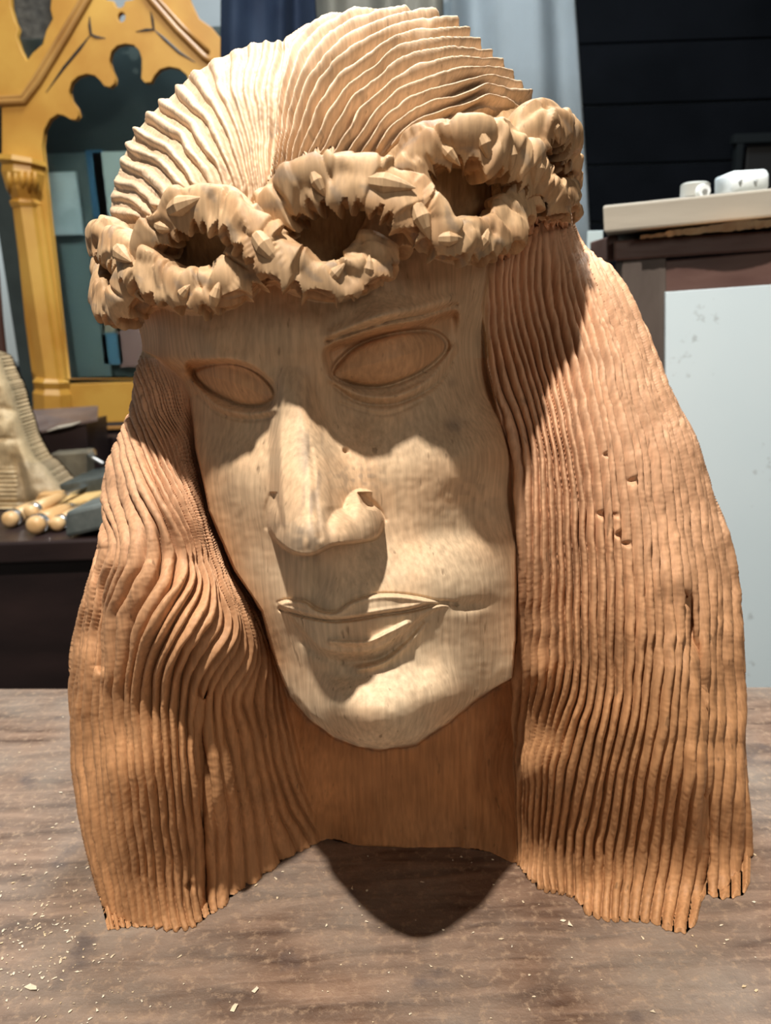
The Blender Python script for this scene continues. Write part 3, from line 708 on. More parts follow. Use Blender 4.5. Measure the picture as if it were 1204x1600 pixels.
a = on(-200, 1076); b_ = on(1500, 1072)
bm = bmesh.new()
tl = Vector((a.x, a.y, 0)); tr = Vector((b_.x, b_.y, 0))
hexa(bm, [Vector((-.75, -.12, 0)), Vector((.75, -.12, 0)), tr, tl, Vector((-.75, -.12, -.045)), Vector((.75, -.12, -.045)), tr-Vector((0, 0, .045)), tl-Vector((0, 0, .045))], .002)
from_bm('bench_top', bm, bench_mat(), bench)
dkw = mat('dark_bench_wood', (.035, .02, .014), .6, col2=(.07, .04, .028), scale=20, stretch=(1, 1, .2))
for x, y in ((-.6, 0), (.6, 0), (-.6, .6), (.6, .6)):
    quadbox('leg', [(x-.04, y-.04, -.75), (x+.04, y-.04, -.75), (x+.04, y-.04, -.045), (x-.04, y-.04, -.045)], (0, .08, 0), dkw, bench)
# wood chips
rs = random.Random(5)
chipm = mat('fresh_chip', (.62, .47, .28), .7, col2=(.75, .68, .55), scale=60)
bm = bmesh.new()
def chip(x, y, r):
    a0 = rs.random()*6.28; n = rs.choice((3, 4, 5)); el = rs.uniform(1, 2.6); vs = []
    for k in range(n):
        a = a0+6.283*k/n; rr_ = r*rs.uniform(.6, 1.2); dx, dy = math.cos(a)*rr_*el, math.sin(a)*rr_
        c_, s_ = math.cos(a0), math.sin(a0); vs.append(bm.verts.new((x+dx*c_-dy*s_, y+dx*s_+dy*c_, .0004+rs.random()*r*.7)))
    top = bm.verts.new((x, y, .0006+r*.8))
    for k in range(n): bm.faces.new((vs[k], vs[(k+1) % n], top))
    bm.faces.new(vs[::-1])
for _ in range(520):
    if rs.random() < .55: s_, t_ = rs.gauss(60, 70), rs.gauss(1480, 75)
    else: s_, t_ = rs.uniform(0, 1204), rs.uniform(1100, 1600)
    if t_ < 1085 or inside(np.array([s_, s_, s_]), np.array([t_-6, t_+2, t_+8]), OUT).any(): continue
    p = on(s_, t_); chip(p.x, p.y, rs.uniform(.0003, .0009))
for s_, t_, r in [(400,1548,.0018),(890,1446,.0018),(550,1390,.0012),(720,1340,.001),(365,1575,.002),(50,1545,.0022),(300,1370,.0016),(880,1440,.0014),(1020,1582,.0014),(660,1380,.001)]:
    p = on(s_, t_); chip(p.x, p.y, r)
tag(from_bm('wood_chips', bm, chipm), 'pale wood chips and dust scattered over the workbench top', 'wood chips', kind='stuff')

# ------------------------------------------------------------------ room
wallm = mat('wall_paint', (.42, .47, .49), .85, col2=(.50, .55, .57), scale=3)
darkm = mat('dark_cladding', (.0016, .0022, .0034), .9, col2=(.003, .0038, .0055), scale=6, spec=.08)
floorm = mat('floor_concrete', (.05, .045, .04), .8, col2=(.09, .08, .07), scale=10)
def plate(name, c4, m, th, kind='structure'):
    o = quadbox(name, c4, th, m, None, 0); tag(o, kind=kind); return o
plate('floor', [(-2.6, -1.6, -.75), (2.8, -1.6, -.75), (2.8, 3.2, -.75), (-2.6, 3.2, -.75)], floorm, (0, 0, -.05))
xs_ = at(905, 200, 3.0).x
plate('wall_back', [(-2.6, 3.0, -.75), (2.8, 3.0, -.75), (2.8, 3.0, 2.4), (-2.6, 3.0, 2.4)], wallm, (0, .08, 0))
plate('wall_left', [(-2.6, -1.6, -.75), (-2.6, 3.0, -.75), (-2.6, 3.0, 2.4), (-2.6, -1.6, 2.4)], wallm, (-.08, 0, 0))
plate('wall_right', [(2.8, 3.0, -.75), (2.8, -1.6, -.75), (2.8, -1.6, 2.4), (2.8, 3.0, 2.4)], darkm, (.08, 0, 0))
# dark cladding boards on the right
clad = empty('board_partition', (1.3, 2.6, -.75))
tag(clad, 'almost black partition of horizontal boards in the right background', 'partition')
z = -.75; k = 0
while z < 2.3:
    hgt = .17; quadbox('board', [(.42, 2.6+.006*(k % 2), z), (2.75, 2.6+.006*(k % 2), z), (2.75, 2.6, z+hgt-.006), (.42, 2.6, z+hgt-.006)], (0, .02, 0), darkm, clad, .003); z += hgt; k += 1
quadbox('batten', [(.42, 2.62, -.75), (.5, 2.62, -.75), (.5, 2.62, 2.3), (.42, 2.62, 2.3)], (0, .05, 0), darkm, clad)
# faint frame in it
fm_ = mat('dim_frame', (.008, .010, .011), .8, spec=.1)
o = empty('dark_window_frame', tuple(at(1180, 240, 2.5))); tag(o, 'dim square frame mounted on the dark partition above the white charger', 'frame')
rect('rail', 1146, 206, 1240, 224, 2.52, .03, fm_, o); rect('stile', 1146, 224, 1162, 300, 2.52, .03, fm_, o)
rect('back_panel', 1162, 224, 1240, 300, 2.545, .02, mat('void_black', (.002, .002, .002), .6), o)

# curtain
def sheet(name, x0, x1, Y, t0, t1, folds, amp, m, n=160, rows=24, seed=0, skew=0.0, hemtaper=0):
    rs = random.Random(seed); bm = bmesh.new(); g = []
    ph = [rs.uniform(0, 6.28) for _ in range(6)]
    for r in range(rows+1):
        v = r/rows; row = []
        for i in range(n+1):
            u = i/n; p0 = at(x0, t0+(t1-t0)*v, Y); xl = p0.x+skew*v*(-.2); p1 = at(x1, t0, Y); xr = p1.x+skew*v
            x = xl+(xr-xl)*u
            y = Y+amp*(math.sin(u*folds*6.28+ph[0]+.8*math.sin(u*5+ph[1])+.5*v)+.4*math.sin(u*folds*13+ph[2]+v))
            row.append(bm.verts.new((x, y, p0.z)))
        g.append(row)
    for r in range(rows):
        for i in range(n): bm.faces.new((g[r][i], g[r+1][i], g[r+1][i+1], g[r][i+1]))
    bmesh.ops.solidify(bm, geom=bm.faces[:], thickness=.002)
    return from_bm(name, bm, m, None, True)
def curtain_mat():
    m = mat('curtain_cloth', (.40, .46, .50), .9, col2=(.30, .34, .36), scale=5, bump=.3, bscale=300)
    return m
tag(sheet('curtain', 470, 892, 1.85, -120, 900, 3, .03, curtain_mat(), skew=.13, seed=3), 'pale bluish grey cloth curtain hanging behind the big carved head', 'curtain')
tag(sheet('beige_cloth', 478, 690, 1.66, -120, 500, 2.2, .03, mat('beige_cloth', (.36, .35, .30), .9, col2=(.30, .29, .25), scale=4), seed=6, n=80), 'greyish beige cloth hanging in front of the left end of the curtain', 'curtain')
tag(sheet('navy_cloth', 345, 487, 1.55, -100, 120, 1.5, .02, mat('navy_cloth', (.012, .028, .07), .8, col2=(.03, .055, .11), scale=12), seed=9, n=60, rows=16), 'dark navy blue cloth hanging above the carved head at the top left', 'cloth')

# ------------------------------------------------------------------ right: cupboard with white board, plank, charger
def cab():
    Y0, Y1 = .98, 1.05         # left and right ends of the front, nearly square on
    def q4(x0, y0, x1, y1, y0r=None, y1r=None, d=0):
        y0r = y0 if y0r is None else y0r; y1r = y1 if y1r is None else y1r
        return [at(x0, y1, Y0+d), at(x1, y1r, Y0+d), at(x1, y0r, Y0+d), at(x0, y0, Y0+d)]
    brown = mat('old_brown_wood', (.085, .042, .035), .45, col2=(.16, .09, .075), scale=14, stretch=(.3, 1, 1), bump=.4)
    greyb = mat('grey_brown_wood', (.075, .058, .050), .5, col2=(.13, .105, .09), scale=14, stretch=(1, 1, .3), bump=.4)
    root = empty('cupboard', (at(1200, 700, 1.1).x, 1.1, -.75)); tag(root, 'old brown wooden cupboard with a white panel behind the bench on the right', 'cupboard')
    quadbox('top_rail', q4(958, 376, 1330, 408, 352, 382), (.14, .4, 0), brown, root, .003)
    quadbox('rail', q4(1030, 408, 1330, 462, 382, 436, .006), (0, .03, 0), brown, root)
    quadbox('stile', [at(968, 1300, Y0+.004), at(1043, 1300, Y0+.004), at(1041, 402, Y0+.004), at(972, 407, Y0+.004)], (0, .03, 0), greyb, root)
    a = at(968, 1300, Y0+.03); b2 = at(972, 407, Y0+.03)
    quadbox('side_panel', [at(976, 1300, Y0+.035), at(990, 1300, Y0+.035), at(990, 410, Y0+.035), at(976, 410, Y0+.035)], (.13, .36, 0), brown, root)
    wm = mat('white_panel', (.66, .80, .88), .35, col2=(.71, .84, .91), scale=4)
    # grey specks on the board
    n = wm.node_tree.nodes; l = wm.node_tree.links; b = n['Principled BSDF']
    src = b.inputs['Base Color'].links[0].from_socket
    tc = n.new('ShaderNodeTexCoord'); nz = n.new('ShaderNodeTexNoise'); nz.inputs['Scale'].default_value = 75; nz.inputs['Detail'].default_value = 3; l.new(tc.outputs['Object'], nz.inputs[0])
    n2 = n.new('ShaderNodeTexNoise'); n2.inputs['Scale'].default_value = 9; l.new(tc.outputs['Object'], n2.inputs[0])
    mu = n.new('ShaderNodeMath'); mu.operation = 'MULTIPLY'; l.new(nz.outputs[0], mu.inputs[0]); l.new(n2.outputs[0], mu.inputs[1])
    mr = n.new('ShaderNodeMapRange'); mr.inputs['From Min'].default_value = .39; mr.inputs['From Max'].default_value = .46; mr.inputs['To Max'].default_value = .5; l.new(mu.outputs[0], mr.inputs['Value'])
    mx = n.new('ShaderNodeMix'); mx.data_type = 'RGBA'; l.new(mr.outputs[0], mx.inputs['Factor']); l.new(src, mx.inputs['A']); mx.inputs['B'].default_value = (.35, .4, .42, 1)
    l.new(mx.outputs['Result'], b.inputs['Base Color'])
    quadbox('white_panel', [at(1038, 1300, Y0-.002), at(1330, 1300, Y0-.002), at(1330, 436, Y0-.002), at(1040, 456, Y0-.002)], (0, .006, 0), wm, root, .001)
    # plank on top
    plank = quadbox('plank', [at(943, 364, .955), at(1330, 327, .955), at(1330, 281, .955), at(941, 321, .955)], (.14, .40, 0), mat('grey_plank', (.33, .30, .25), .7, col2=(.43, .395, .33), scale=16, stretch=(.2, 1, 1), bump=.4), None, .003)
    tag(plank, 'thick pale grey plank lying on top of the cupboard', 'plank')
    # splintered orange strip between plank and cupboard
    bm = bmesh.new(); rs = random.Random(3); n = 60; g = []
    for i in range(n+1):
        u = i/n; s = 1000+u*330; mid = 368.5-u*30; a1 = 5*math.exp(-((s-1160)/55)**2)+2+rs.uniform(-1, 1)
        g.append([bm.verts.new(at(s, mid-a1+1-(s > 1040)*3, .958-.010*math.exp(-((s-1150)/60)**2)-.004)), bm.verts.new(at(s, mid+5+rs.uniform(-1.2, 1.2), .962-.004)),
                  bm.verts.new(at(s, mid+4, .99)), bm.verts.new(at(s, mid+1, .99))])
    for i in range(n):
        for k in range(4): bm.faces.new((g[i][k], g[i+1][k], g[i+1][(k+1) % 4], g[i][(k+1) % 4]))
    bm.faces.new(g[0]); bm.faces.new(g[-1][::-1])
    tag(from_bm('splintered_board', bm, mat('splinter_orange', (.42, .20, .08), .7, col2=(.58, .38, .20), scale=30, bump=.6)), 'thin orange splintered board squeezed between the grey plank and the cupboard', 'board')
    quadbox('spacer_block', [at(948, 408, 1.0), at(966, 407, 1.0), at(966, 368, 1.0), at(948, 370, 1.0)], (0, .08, 0), brown, root)
    # pale blue card
    tag(rect('pale_card', 916, 360, 942, 420, 1.12, .004, mat('pale_card', (.55, .68, .72), .6), None, .0005), 'small pale blue card standing left of the cupboard top', 'card')
    # charger
    wh = mat('white_plastic', (.80, .86, .88), .35); gm = mat('grey_plastic', (.25, .26, .25), .4); mt = mat('steel', (.6, .62, .64), .3, 1)
    c = at(1170, 296, 1.0); r = empty('phone_charger', tuple(c)); tag(r, 'white plastic charger plug lying on the grey plank', 'charger')
    bm = bmesh.new(); Yc = .985
    loop_ = []
    for (cx, cy, a0) in ((1193, 271, -90), (1193, 291, 0), (1148, 294, 90), (1148, 274, 180)):
        for k in range(6):
            an = math.radians(a0+k*18); loop_.append((cx+7*math.cos(an), cy+7*math.sin(an)))
    f_ = [bm.verts.new(at(s, t, Yc)) for s, t in loop_]; bk = [bm.verts.new(Vector(at(s, t, Yc))+Vector((0, .045, 0))) for s, t in loop_]
    bm.faces.new(f_); bm.faces.new(bk[::-1])
    for i in range(len(f_)): bm.faces.new((f_[i], bk[i], bk[(i+1) % len(bk)], f_[(i+1) % len(f_)]))
    bmesh.ops.bevel(bm, geom=[e for e in bm.edges if all(v.co.y < Yc+.001 for v in e.verts)], offset=.0018, segments=2, affect='EDGES')
    from_bm('charger_body', bm, wh, r, True)
    for sx in (1156, 1180):
        bm = bmesh.new(); tube_mesh(bm, [at(sx, 291, Yc+.001), at(sx-1, 283, Yc-.002), at(sx+3, 281, Yc-.002)], .0014, 8); from_bm('pin', bm, gm, r)
    # ring lamp / roll
    r = empty('metal_cap', tuple(at(1085, 302, 1.0))); tag(r, 'small round grey cap with a white centre on the grey plank', 'cap')
    bm = bmesh.new(); c = at(1085, 298, .985); 
    tube_mesh(bm, [(c.x, c.y, c.z-.007), (c.x, c.y, c.z+.007), (c.x, c.y, c.z+.009)], [.0165, .0165, .013], 28); from_bm('cap_body', bm, mat('cap_grey', (.42, .43, .40), .4), r, False)
    bm = bmesh.new(); tube_mesh(bm, [(c.x+.003, c.y-.014, c.z-.003), (c.x+.003, c.y-.022, c.z-.003)], [.009, .007], 20); from_bm('cap_disc', bm, wh, r, False)
    bm = bmesh.new(); tube_mesh(bm, [(c.x+.003, c.y-.0221, c.z-.004), (c.x+.003, c.y-.0235, c.z-.004)], .003, 12); from_bm('screw', bm, gm, r)
    o = quadbox('steel_ruler', [at(1020, 316, .975), at(1140, 303, .975), at(1140, 300, .975), at(1020, 313, .975)], (0, .02, 0), mt, None, .0003); tag(o, 'thin steel strip lying along the front edge of the grey plank', 'ruler')
cab()

# ------------------------------------------------------------------ left: side bench, shrine, tools, second carving
def left():
    ZB = .035
    sb = empty('side_bench', (-.9, 1.2, -.75)); tag(sb, 'dark, almost black side bench holding tools at the left', 'bench')
    p0 = on(-400, 846, ZB)
    yf = on(60, 846, ZB).y
    blk = mat('black_bench', (.012, .007, .007), .4, col2=(.03, .017, .016), scale=12, stretch=(.3, 1, 1), bump=.3)
    quadbox('bench_top', [(-1.7, yf, ZB-.035), (-.26, yf, ZB-.035), (-.26, yf, ZB), (-1.7, yf, ZB)], (0, 1.2, 0), blk, sb, .004)
    for k in range(3):
        x0 = -1.68+k*.465
        f = quadbox('door', [(x0, yf+.02, -.72), (x0+.455, yf+.02, -.72), (x0+.455, yf+.02, ZB-.04), (x0, yf+.02, ZB-.04)], (0, .02, 0), blk, sb, .003)
    quadbox('carcass', [(-1.68, yf+.04, -.75), (-.28, yf+.04, -.75), (-.28, yf+.04, ZB-.036), (-1.68, yf+.04, ZB-.036)], (0, 1.1, 0), blk, sb, .003)
    # ---- shrine
    YS_ = 1.85; zr_ = at(80, 676, YS_).z-.006
    quadbox('raised_shelf', [(-1.6, 1.79, ZB), (-.27, 1.79, ZB), (-.27, 1.79, zr_), (-1.6, 1.79, zr_)], (0, .48, 0), blk, sb, .003)
    YS = 1.85; zr = at(80, 676, YS).z; k_s = YS/1.28
    yel = mat('honey_varnish', (.40, .185, .022), .5, col2=(.50, .275, .045), scale=9, bump=.15, bscale=30)
    yel2 = mat('honey_varnish_moulding', (.29, .135, .035), .35, col2=(.38, .20, .055), scale=12)
    blackp = mat('black_paint', (.010, .010, .012), .5)
    zb = on(80, 662, ZB)
    sh = empty('gothic_shrine', (at(200, 650, YS).x, YS, zr)); tag(sh, 'honey yellow gothic wooden shrine with cusped arch and glass front', 'shrine')
    opening = [(106,592),(98,520),(88,430),(77,330),(70,262),(66,228),(69,203),(78,186),(90,178),(100,180),(110,186),(119,187),(123,180),(120,168),(111,156),(108,142),(112,128),(122,119),(136,115),(149,118),(158,127),(163,134),(172,136),(179,130),(180,121),(174,108),(171,94),(174,80),(183,71),(196,68),(209,70),(218,79),(222,92),(222,108),(221,122),(226,129),(236,128),(241,118),(250,108),(264,104),(280,107),(292,117),(297,130),(294,146),(286,158),(287,172),(296,180),(310,178),(322,182),(334,200),(338,240),(332,330),(322,430),(312,520),(306,592)]
    quat = []
    for k in range(40):
        an = 2*math.pi*k/40; r = 1+.30*math.cos(4*an); quat.append((187+20*r*math.cos(an), -3+13*r*math.sin(an)))
    drop = [(190+7*math.cos(2*math.pi*k/14), 27+9*math.sin(2*math.pi*k/14)) for k in range(14)]
    dk = [(14,-60),(16,10),(22,32),(28,44),(25,56),(32,78),(42,98),(52,84),(68,70),(74,48),(84,30),(80,14),(88,-60)]
    outer = [(52,592),(40,500),(30,400),(20,320),(4,250),(4,166),(-60,160),(-60,-90),(282,-90),(296,0),(310,30),(330,44),(345,62),(352,100),(400,160),(404,250),(388,320),(372,420),(362,592)]
    panel('arch_board', [outer, opening, quat, drop, dk], YS, .014, yel, sh)
    # incised lines
    def cut(name, pl, r=.0032):
        bm = bmesh.new(); tube_mesh(bm, [at(s, t, YS-.0012) for s, t in pl], [r*.3]+[r]*(len(pl)-2)+[r*.3], 6); return from_bm(name, bm, blackp, sh)
    cut('tracery_line', [(140,26),(140,40),(142,54),(150,58),(165,60)]); cut('tracery_line', [(142,54),(125,76),(100,106),(72,145)])
    cut('tracery_line', [(235,18),(238,30),(240,46),(228,47),(212,50)]); cut('tracery_line', [(240,46),(258,62),(280,82),(305,98)])
    # gable moulding
    def strip(name, pl, r, m, y=0, seg=8):
        bm = bmesh.new(); tube_mesh(bm, [at(s, t, YS-y) for s, t in pl], r, seg); return from_bm(name, bm, m, sh, True)
    strip('gable_moulding', [(-40,160),(0,160),(38,158),(60,128),(100,62),(136,0),(160,-45)], .0078, yel2, .004)
    strip('gable_moulding', [(-40,153),(0,153),(34,151),(54,122),(92,58),(126,0),(150,-45)], .0044, yel2, .006)
    strip('gable_moulding', [(205,-45),(236,0),(275,45),(318,88),(340,104)], .0078, yel2, .004)
    strip('gable_moulding', [(212,-50),(244,-4),(284,40),(326,80)], .0044, yel2, .006)
    # column: shaft, capital, base
    def colm(dx):
        def lath(name, prof, m, seg=8):
            bm = bmesh.new(); tube_mesh(bm, [at(s+dx, t, YS-.004) for s, t, r in prof], [r/FPX*YS for *_, r in prof], seg); return from_bm(name, bm, m, sh, False)
        sg = -1 if dx else 1
        def X(s): return s if not dx else (404-(s-4))
        def l2(name, prof, seg=8):
            bm = bmesh.new(); tube_mesh(bm, [at(X(s), t, YS-.006) for s, t, r in prof], [r/FPX*YS*1.04 for *_, r in prof], seg); return from_bm(name, bm, yel, sh)
        l2('column_shaft', [(41,322,19),(80,592,19)], 8)
        l2('column_shaft', [(59,322,6),(98,592,6)], 10)
        l2('capital', [(35,248,31),(35,256,33),(35,262,27),(36,272,29),(38,298,24),(40,312,18),(40,318,22),(41,325,20)], 8)
        for k in range(5):
            s0 = X(16+k*10); t0 = 298
            bm = bmesh.new(); tube_mesh(bm, [at(s0, 302, YS-.030), at(s0-1, 284, YS-.042), at(s0-2, 268, YS-.048)], [.003, .008, .003], 8); from_bm('leaf', bm, yel, sh, True)
        l2('column_base', [(80,590,22),(80,596,27),(81,606,24),(81,614,28),(82,640,28),(83,668,29)], 8)
    colm(0); colm(1)
    rect('bottom_rail', 60, 592, 350, 664, YS, .05, yel, sh); rect('plinth', 50, 660, 370, 676, YS-.012, .2, yel2, sh)
    # glass and case
    gl = bpy.data.materials.new('old_glass'); gl.use_nodes = True; g = gl.node_tree.nodes['Principled BSDF']
    g.inputs['Base Color'].default_value = (.75, .85, .85, 1); g.inputs['Roughness'].default_value = .08; g.inputs['Transmission Weight'].default_value = 1; g.inputs['IOR'].default_value = 1.25
    pane = rect('glass_pane', 60, 50, 345, 600, YS+.018, .003, gl, sh, 0)
    case = mat('case_inside', (.020, .032, .032), .7, col2=(.032, .048, .048), scale=14)
    rect('back_board', 40, 40, 350, 640, YS+.15, .01, case, sh)
    tag(rect('dark_carving', 8, -70, 95, 105, YS+.022, .01, mat('dark_carving', (.02, .018, .014), .8, col2=(.06, .055, .045), scale=60, bump=.8), None), 'dark rough panel seen through the upper left gap of the shrine', 'panel')
    # added panels standing in for reflections and things seen in the glass
    YI = YS+.10
    def card(nm, x0, y0, x1, y1, c, label, c2=None, d=0):
        o = rect(nm, x0, y0, x1, y1, YI+d, .01, mat(nm, c, .6, col2=c2, scale=14) if c2 else mat(nm, c, .6), None, .001); tag(o, label, 'panel' if 'panel' in nm else 'card'); return o
    card('grey_standin_panel', 80, 235, 215, 592, (.10, .15, .155), 'grey green stand-in panel for shapes seen in the lower shrine glass', (.15, .20, .20), .03)
    card('white_standin', 82, 268, 118, 368, (.80, .90, .92), 'whitish upright stand-in for a shape seen in the shrine glass near the left column', (.55, .65, .68))
    card('blue_standin', 146, 234, 158, 342, (.03, .13, .24), 'narrow blue upright stand-in for a shape seen in the shrine glass')
    card('pale_card', 156, 236, 200, 346, (.62, .70, .66), 'pale greenish stand-in for a shape seen in the shrine glass beside the blue one')
    card('beige_standin', 160, 478, 186, 520, (.40, .33, .24), 'small beige stand-in for a shape seen low in the shrine glass')
    card('light_blue_standin', 163, 520, 188, 570, (.10, .24, .36), 'light blue stand-in for a shape seen low in the shrine glass under the beige one')
    card('pink_standin', 188, 490, 232, 574, (.36, .20, .18), 'dusty pink stand-in for a shape seen low in the shrine glass beside the light blue one')
    card('teal_standin', 122, 380, 148, 590, (.16, .22, .22), 'upright teal grey stand-in for a shape seen in the shrine glass')
    # white board on the wall at the far left
    tag(rect('white_board', -120, 130, 62, 572, 2.36, .01, mat('white_board', (.60, .68, .70), .4), None), 'plain white board standing behind the shrine at the left edge', 'board')
    sc_ = empty('black_drawer_box', tuple(at(38, 640, 2.02))); tag(sc_, 'stack of glossy black trays between the shrine and the left carving', 'tray')
    bk = mat('gloss_black', (.010, .011, .015), .25)
    zt = [zr-.0055, zr+.052, zr+.104]; xa = at(-40, 600, 2.02).x; xb = at(60, 600, 2.02).x
    for z0 in zt: quadbox('tray', [(xa, 2.02, z0), (xb, 2.02, z0), (xb, 2.02, z0+.048), (xa, 2.02, z0+.048)], (0, .2, 0), bk, sc_, .006)
    # bent dark wooden post at the edge
    bm = bmesh.new(); tube_mesh(bm, [at(-6, 420, 1.57), at(-2, 500, 1.57), at(3, 560, 1.57), at(14, 610, 1.57), at(22, 670, 1.57), at(26, 700, 1.57)], [.006, .009, .011, .011, .011, .011], 10)
    tag(from_bm('dark_wooden_post', bm, mat('dark_red_wood', (.045, .018, .012), .4), None, True), 'slim dark curved wooden post at the left edge behind the pale carving', 'post')
    # dark box with brown lid behind the stones
    bx = empty('dark_box', tuple(on(100, 700, ZB))); tag(bx, 'dark wooden box with a worn brown slanting lid below the shrine', 'box')
    yb = 1.60
    l_ = mat('worn_lid', (.10, .065, .055), .4, col2=(.17, .12, .10), scale=12)
    A, B_, C_, D_ = at(50, 676, yb), at(152, 654, yb), at(153, 634, yb+.14), at(36, 641, yb+.14)
    bm = bmesh.new(); dn = Vector((0, 0, -.006)); hexa(bm, [A, B_, C_, D_, A+dn, B_+dn, C_+dn, D_+dn], .001); from_bm('lid', bm, l_, bx)
    pl_ = mat('chipped_edge', (.45, .40, .32), .7); bm = bmesh.new(); tube_mesh(bm, [at(74, 674, yb-.003), at(92, 668, yb-.004), at(112, 664, yb-.003), at(126, 659, yb-.002)], [.001, .0035, .003, .001], 7); from_bm('worn_edge', bm, pl_, bx)
    quadbox('box_body', [(at(52, 712, yb+.006).x, yb+.006, ZB+.0005), (at(134, 712, yb+.006).x, yb+.006, ZB+.0005), at(134, 662, yb+.006), at(52, 680, yb+.006)], (0, .13, 0), blk, bx)
    # sharpening stones
    st1 = mat('dark_stone', (.035, .043, .040), .55, col2=(.065, .075, .068), scale=40, bump=.4)
    st2 = mat('oily_stone', (.09, .075, .05), .6, col2=(.15, .13, .09), scale=30, bump=.4)
    st3 = mat('grey_stone', (.085, .10, .095), .5, col2=(.14, .155, .145), scale=40, bump=.4)
    def block(nm, fr, depth, m, label, bev=.003):
        o = quadbox(nm, [at(*p) for p in fr], depth, m, None, bev); tag(o, label, 'stone'); return o
    y1 = on(110, 786, ZB).y; y2 = 1.50; y3 = on(120, 842, ZB).y
    block('sharpening_stone', [(94, 786, y1), (176, 770, y1), (176, 742, y1), (92, 757, y1)], (.01, .13, .0), st1, 'long dark grey sharpening stone lying behind the tools beside the carved hair')
    block('sharpening_stone', [(78, 751, y2), (136, 747, y2), (135, 706, y2), (76, 710, y2)], (.0, .045, .0), st2, 'small oily brown stone behind the long dark stone')
    block('sharpening_stone', [(101, 841, y3), (186, 822, y3), (186, 780, y3), (101, 800, y3)], (.012, .085, .0), st3, 'grey chamfered stone block at the front of the side bench', .006)
    # yellow folded rule
    yb2 = on(120, 800, ZB).y
    tag(quadbox('folding_rule', [at(64, 800, yb2), at(140, 792, yb2), at(138, 780, yb2), at(64, 790, yb2)], (.01, .08, .0), mat('yellow_wood', (.62, .38, .13), .6, col2=(.70, .47, .2), scale=20), None), 'short yellow wooden folding rule lying behind the chisel handles', 'ruler')
    tag(quadbox('wooden_offcut', [at(50, 790, yb2+.03), at(96, 788, yb2+.03), at(92, 772, yb2+.03), at(60, 772, yb2+.03)], (0, .03, 0), mat('orange_wood', (.55, .31, .12), .6), None), 'small orange wood offcut under the left carving', 'offcut')
    # bolt
    bt = empty('steel_bolt', tuple(at(148, 715, y2-.05))); tag(bt, 'shiny steel bolt lying between the two darker stones', 'bolt')
    mt = mat('bright_steel', (.75, .78, .80), .25, 1)
    yy = y2-.02
    bm = bmesh.new(); tube_mesh(bm, [at(139, 709, yy), at(148, 706, yy)], .0075, 6); from_bm('bolt_head', bm, mt, bt)
    bm = bmesh.new(); tube_mesh(bm, [at(143, 714, yy), at(161, 724, yy)], .0038, 10); from_bm('shank', bm, mt, bt)
    # chisels
    hw = mat('chisel_handle_wood', (.62, .36, .15), .4, col2=(.72, .48, .24), scale=25, stretch=(1, .2, 1))
    data = [(14, 813, 13, 'chisel handle with steel hoop, nearest the left edge'), (46, 800, 11, 'chisel handle lying on top of the row behind the others'),
            (54, 822, 15, 'chisel handle with the roundest butt, in the middle of the row'), (88, 820, 11.5, 'chisel handle next to the grey stone block')]
    for (s, t, r, lb) in data:
        yc = on(s, t+r, ZB).y if t > 805 else on(s, t+30, ZB).y
        c = at(s, t, yc); R = r/FPX*yc; c.z = max(c.z, ZB+R*1.13); d = Vector((.10, 1, .0)).normalized()
        ro = empty('chisel', tuple(c)); tag(ro, 'wooden '+lb, 'chisel', 'chisels lying on the side bench')
        bm = bmesh.new(); tube_mesh(bm, [c-d*R*.5, c-d*R*.35, c, c+d*.012], [R*.35, R*.75, R, R*.98], 20); from_bm('butt', bm, hw, ro, True)
        bm = bmesh.new(); tube_mesh(bm, [c+d*.010, c+d*.011, c+d*.019, c+d*.020], [R*.98, R*1.1, R*1.1, R*.98], 24); from_bm('hoop', bm, mt, ro, False)
        bm = bmesh.new(); tube_mesh(bm, [c+d*.018, c+d*.05, c+d*.09, c+d*.11], [R*.95, R*1.02, R*.8, R*.6], 20); from_bm('handle', bm, hw, ro, True)
        bm = bmesh.new(); tube_mesh(bm, [c+d*.108, c+d*.122], [R*.62, R*.45], 16); from_bm('ferrule', bm, mt, ro)
        e0 = c+d*.12; e1 = c+d*.20; wv = Vector((R*.6, 0, 0)); hv = Vector((0, 0, .002))
        bm = bmesh.new(); hexa(bm, [e0-wv-hv, e0+wv-hv, e0+wv+hv, e0-wv+hv, e1-wv-hv, e1+wv-hv, e1+wv-hv*.8, e1-wv-hv*.8]); from_bm('blade', bm, mt, ro)
    # second carving, cropped by the frame: bearded figure on a rough block
    out = [(-70,520),(-30,545),(0,556),(10,585),(22,612),(30,640),(38,668),(47,695),(58,716),(72,728),(86,745),(100,762),(109,776),(104,786),(84,792),(50,795),(10,797),(-30,798),(-90,798),(-110,700),(-100,600)]
    OUTP = catmull(out, 4, True); st = 1.6
    s1 = np.arange(-112, 114, st); t1 = np.arange(515, 802, st); SS, TT = np.meshgrid(s1, t1)
    dS = sdist(SS, TT, OUTP); yF = on(40, 797, ZB).y
    Yc = yF+.02+(797-TT)*.00010
    Yc = Yc-.012*gau(SS, TT, 5, 668, 16, 20)-.010*gau(SS, TT, 10, 700, 22, 16)+.012*gau(SS, TT, 30, 735, 7, 60, -12)-.008*gau(SS, TT, 46, 745, 9, 35, -20)
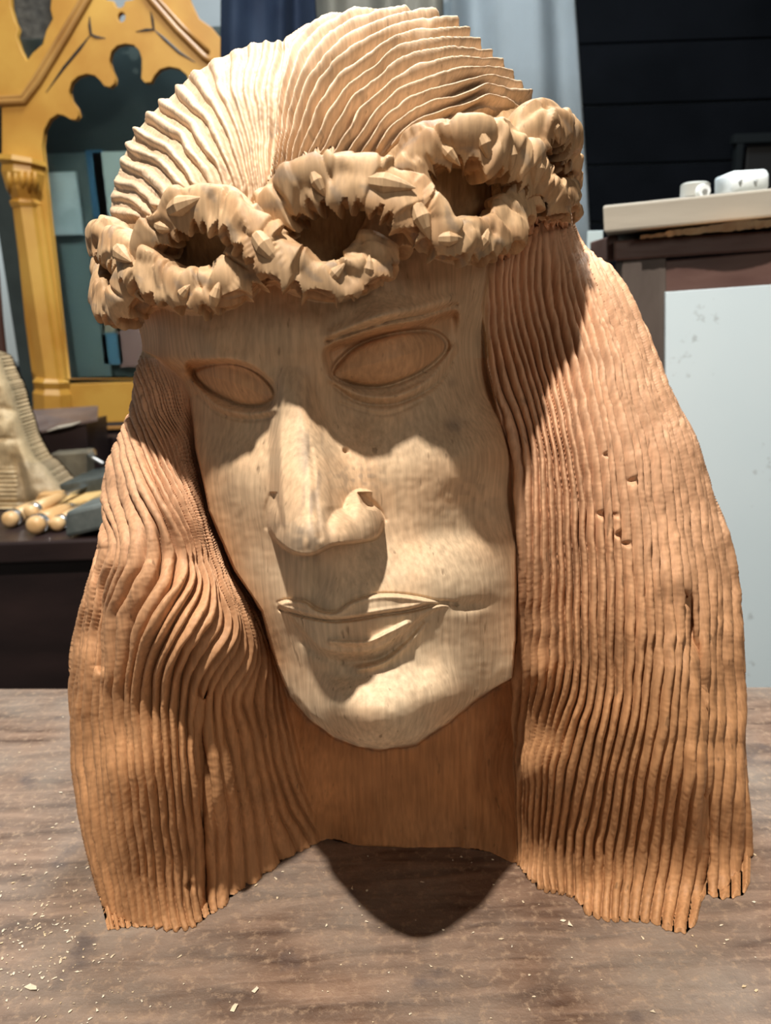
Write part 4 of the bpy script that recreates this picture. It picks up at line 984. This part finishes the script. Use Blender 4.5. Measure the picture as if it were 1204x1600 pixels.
    Yc = Yc-.008*gau(SS, TT, -5, 600, 30, 24)+.006*gau(SS, TT, 12, 640, 14, 6, 20)+.006*gau(SS, TT, 0, 686, 20, 4)
    Yc = Yc+.0022*np.sin(TT*.9)*sstep(TT, 725, 740)*(SS < 27)+.002*vnoise(SS, TT, 9, 5)+.004*vnoise(SS, TT, 22, 6)
    Yc = Yc+.05*(1-np.sqrt(np.clip(1-(1-np.clip(dS/26, 0, 1))**2, 0, 1)))*(TT < 786)
    Yc = np.minimum(Yc, np.where(TT > 700, ytab(SS, TT, ZB+.001), 9))
    P1 = P(SS, TT, Yc); P2 = P1.copy(); P2[..., 1] = yF+.12
    hx = P(SS, TT, yF+.02+0*SS); 
    P2[..., 0] = P1[..., 0]*1.0; 
    ins1 = dS > 0; cl = ins1[:-1, :-1] & ins1[1:, :-1] & ins1[:-1, 1:] & ins1[1:, 1:]
    r_, c_ = SS.shape; vi = np.arange(r_*c_).reshape(r_, c_); qq = np.stack([vi[:-1, :-1], vi[1:, :-1], vi[1:, 1:], vi[:-1, 1:]], -1)[cl]
    ea = np.concatenate([qq[:, [0, 1]], qq[:, [1, 2]], qq[:, [2, 3]], qq[:, [3, 0]]]); kk = ea[:, 0]*r_*c_+ea[:, 1]; rk = ea[:, 1]*r_*c_+ea[:, 0]; be = ea[~np.isin(kk, rk)]
    n0 = r_*c_; side_ = np.stack([be[:, 1], be[:, 0], be[:, 0]+n0, be[:, 1]+n0], 1); back_ = qq[:, ::-1]+n0
    VV = np.concatenate([P1.reshape(-1, 3), P2.reshape(-1, 3)])
    VV[:, 2] = np.maximum(VV[:, 2], ZB+.0008)
    colc = np.tile(np.array([.50, .37, .21]), (len(VV), 1)); low = (np.concatenate([TT.ravel()]*2) > 722) & (np.concatenate([SS.ravel()]*2) > 26); colc[low] = (.40, .30, .18)
    rt = empty('bearded_carving', tuple(on(0, 797, ZB))); tag(rt, 'pale unfinished wooden carving cropped by the left edge, standing on the side bench', 'sculpture')
    mesh_np('carved_figure', VV, np.concatenate([qq, side_, back_]), WOOD, rt, colc)
left()
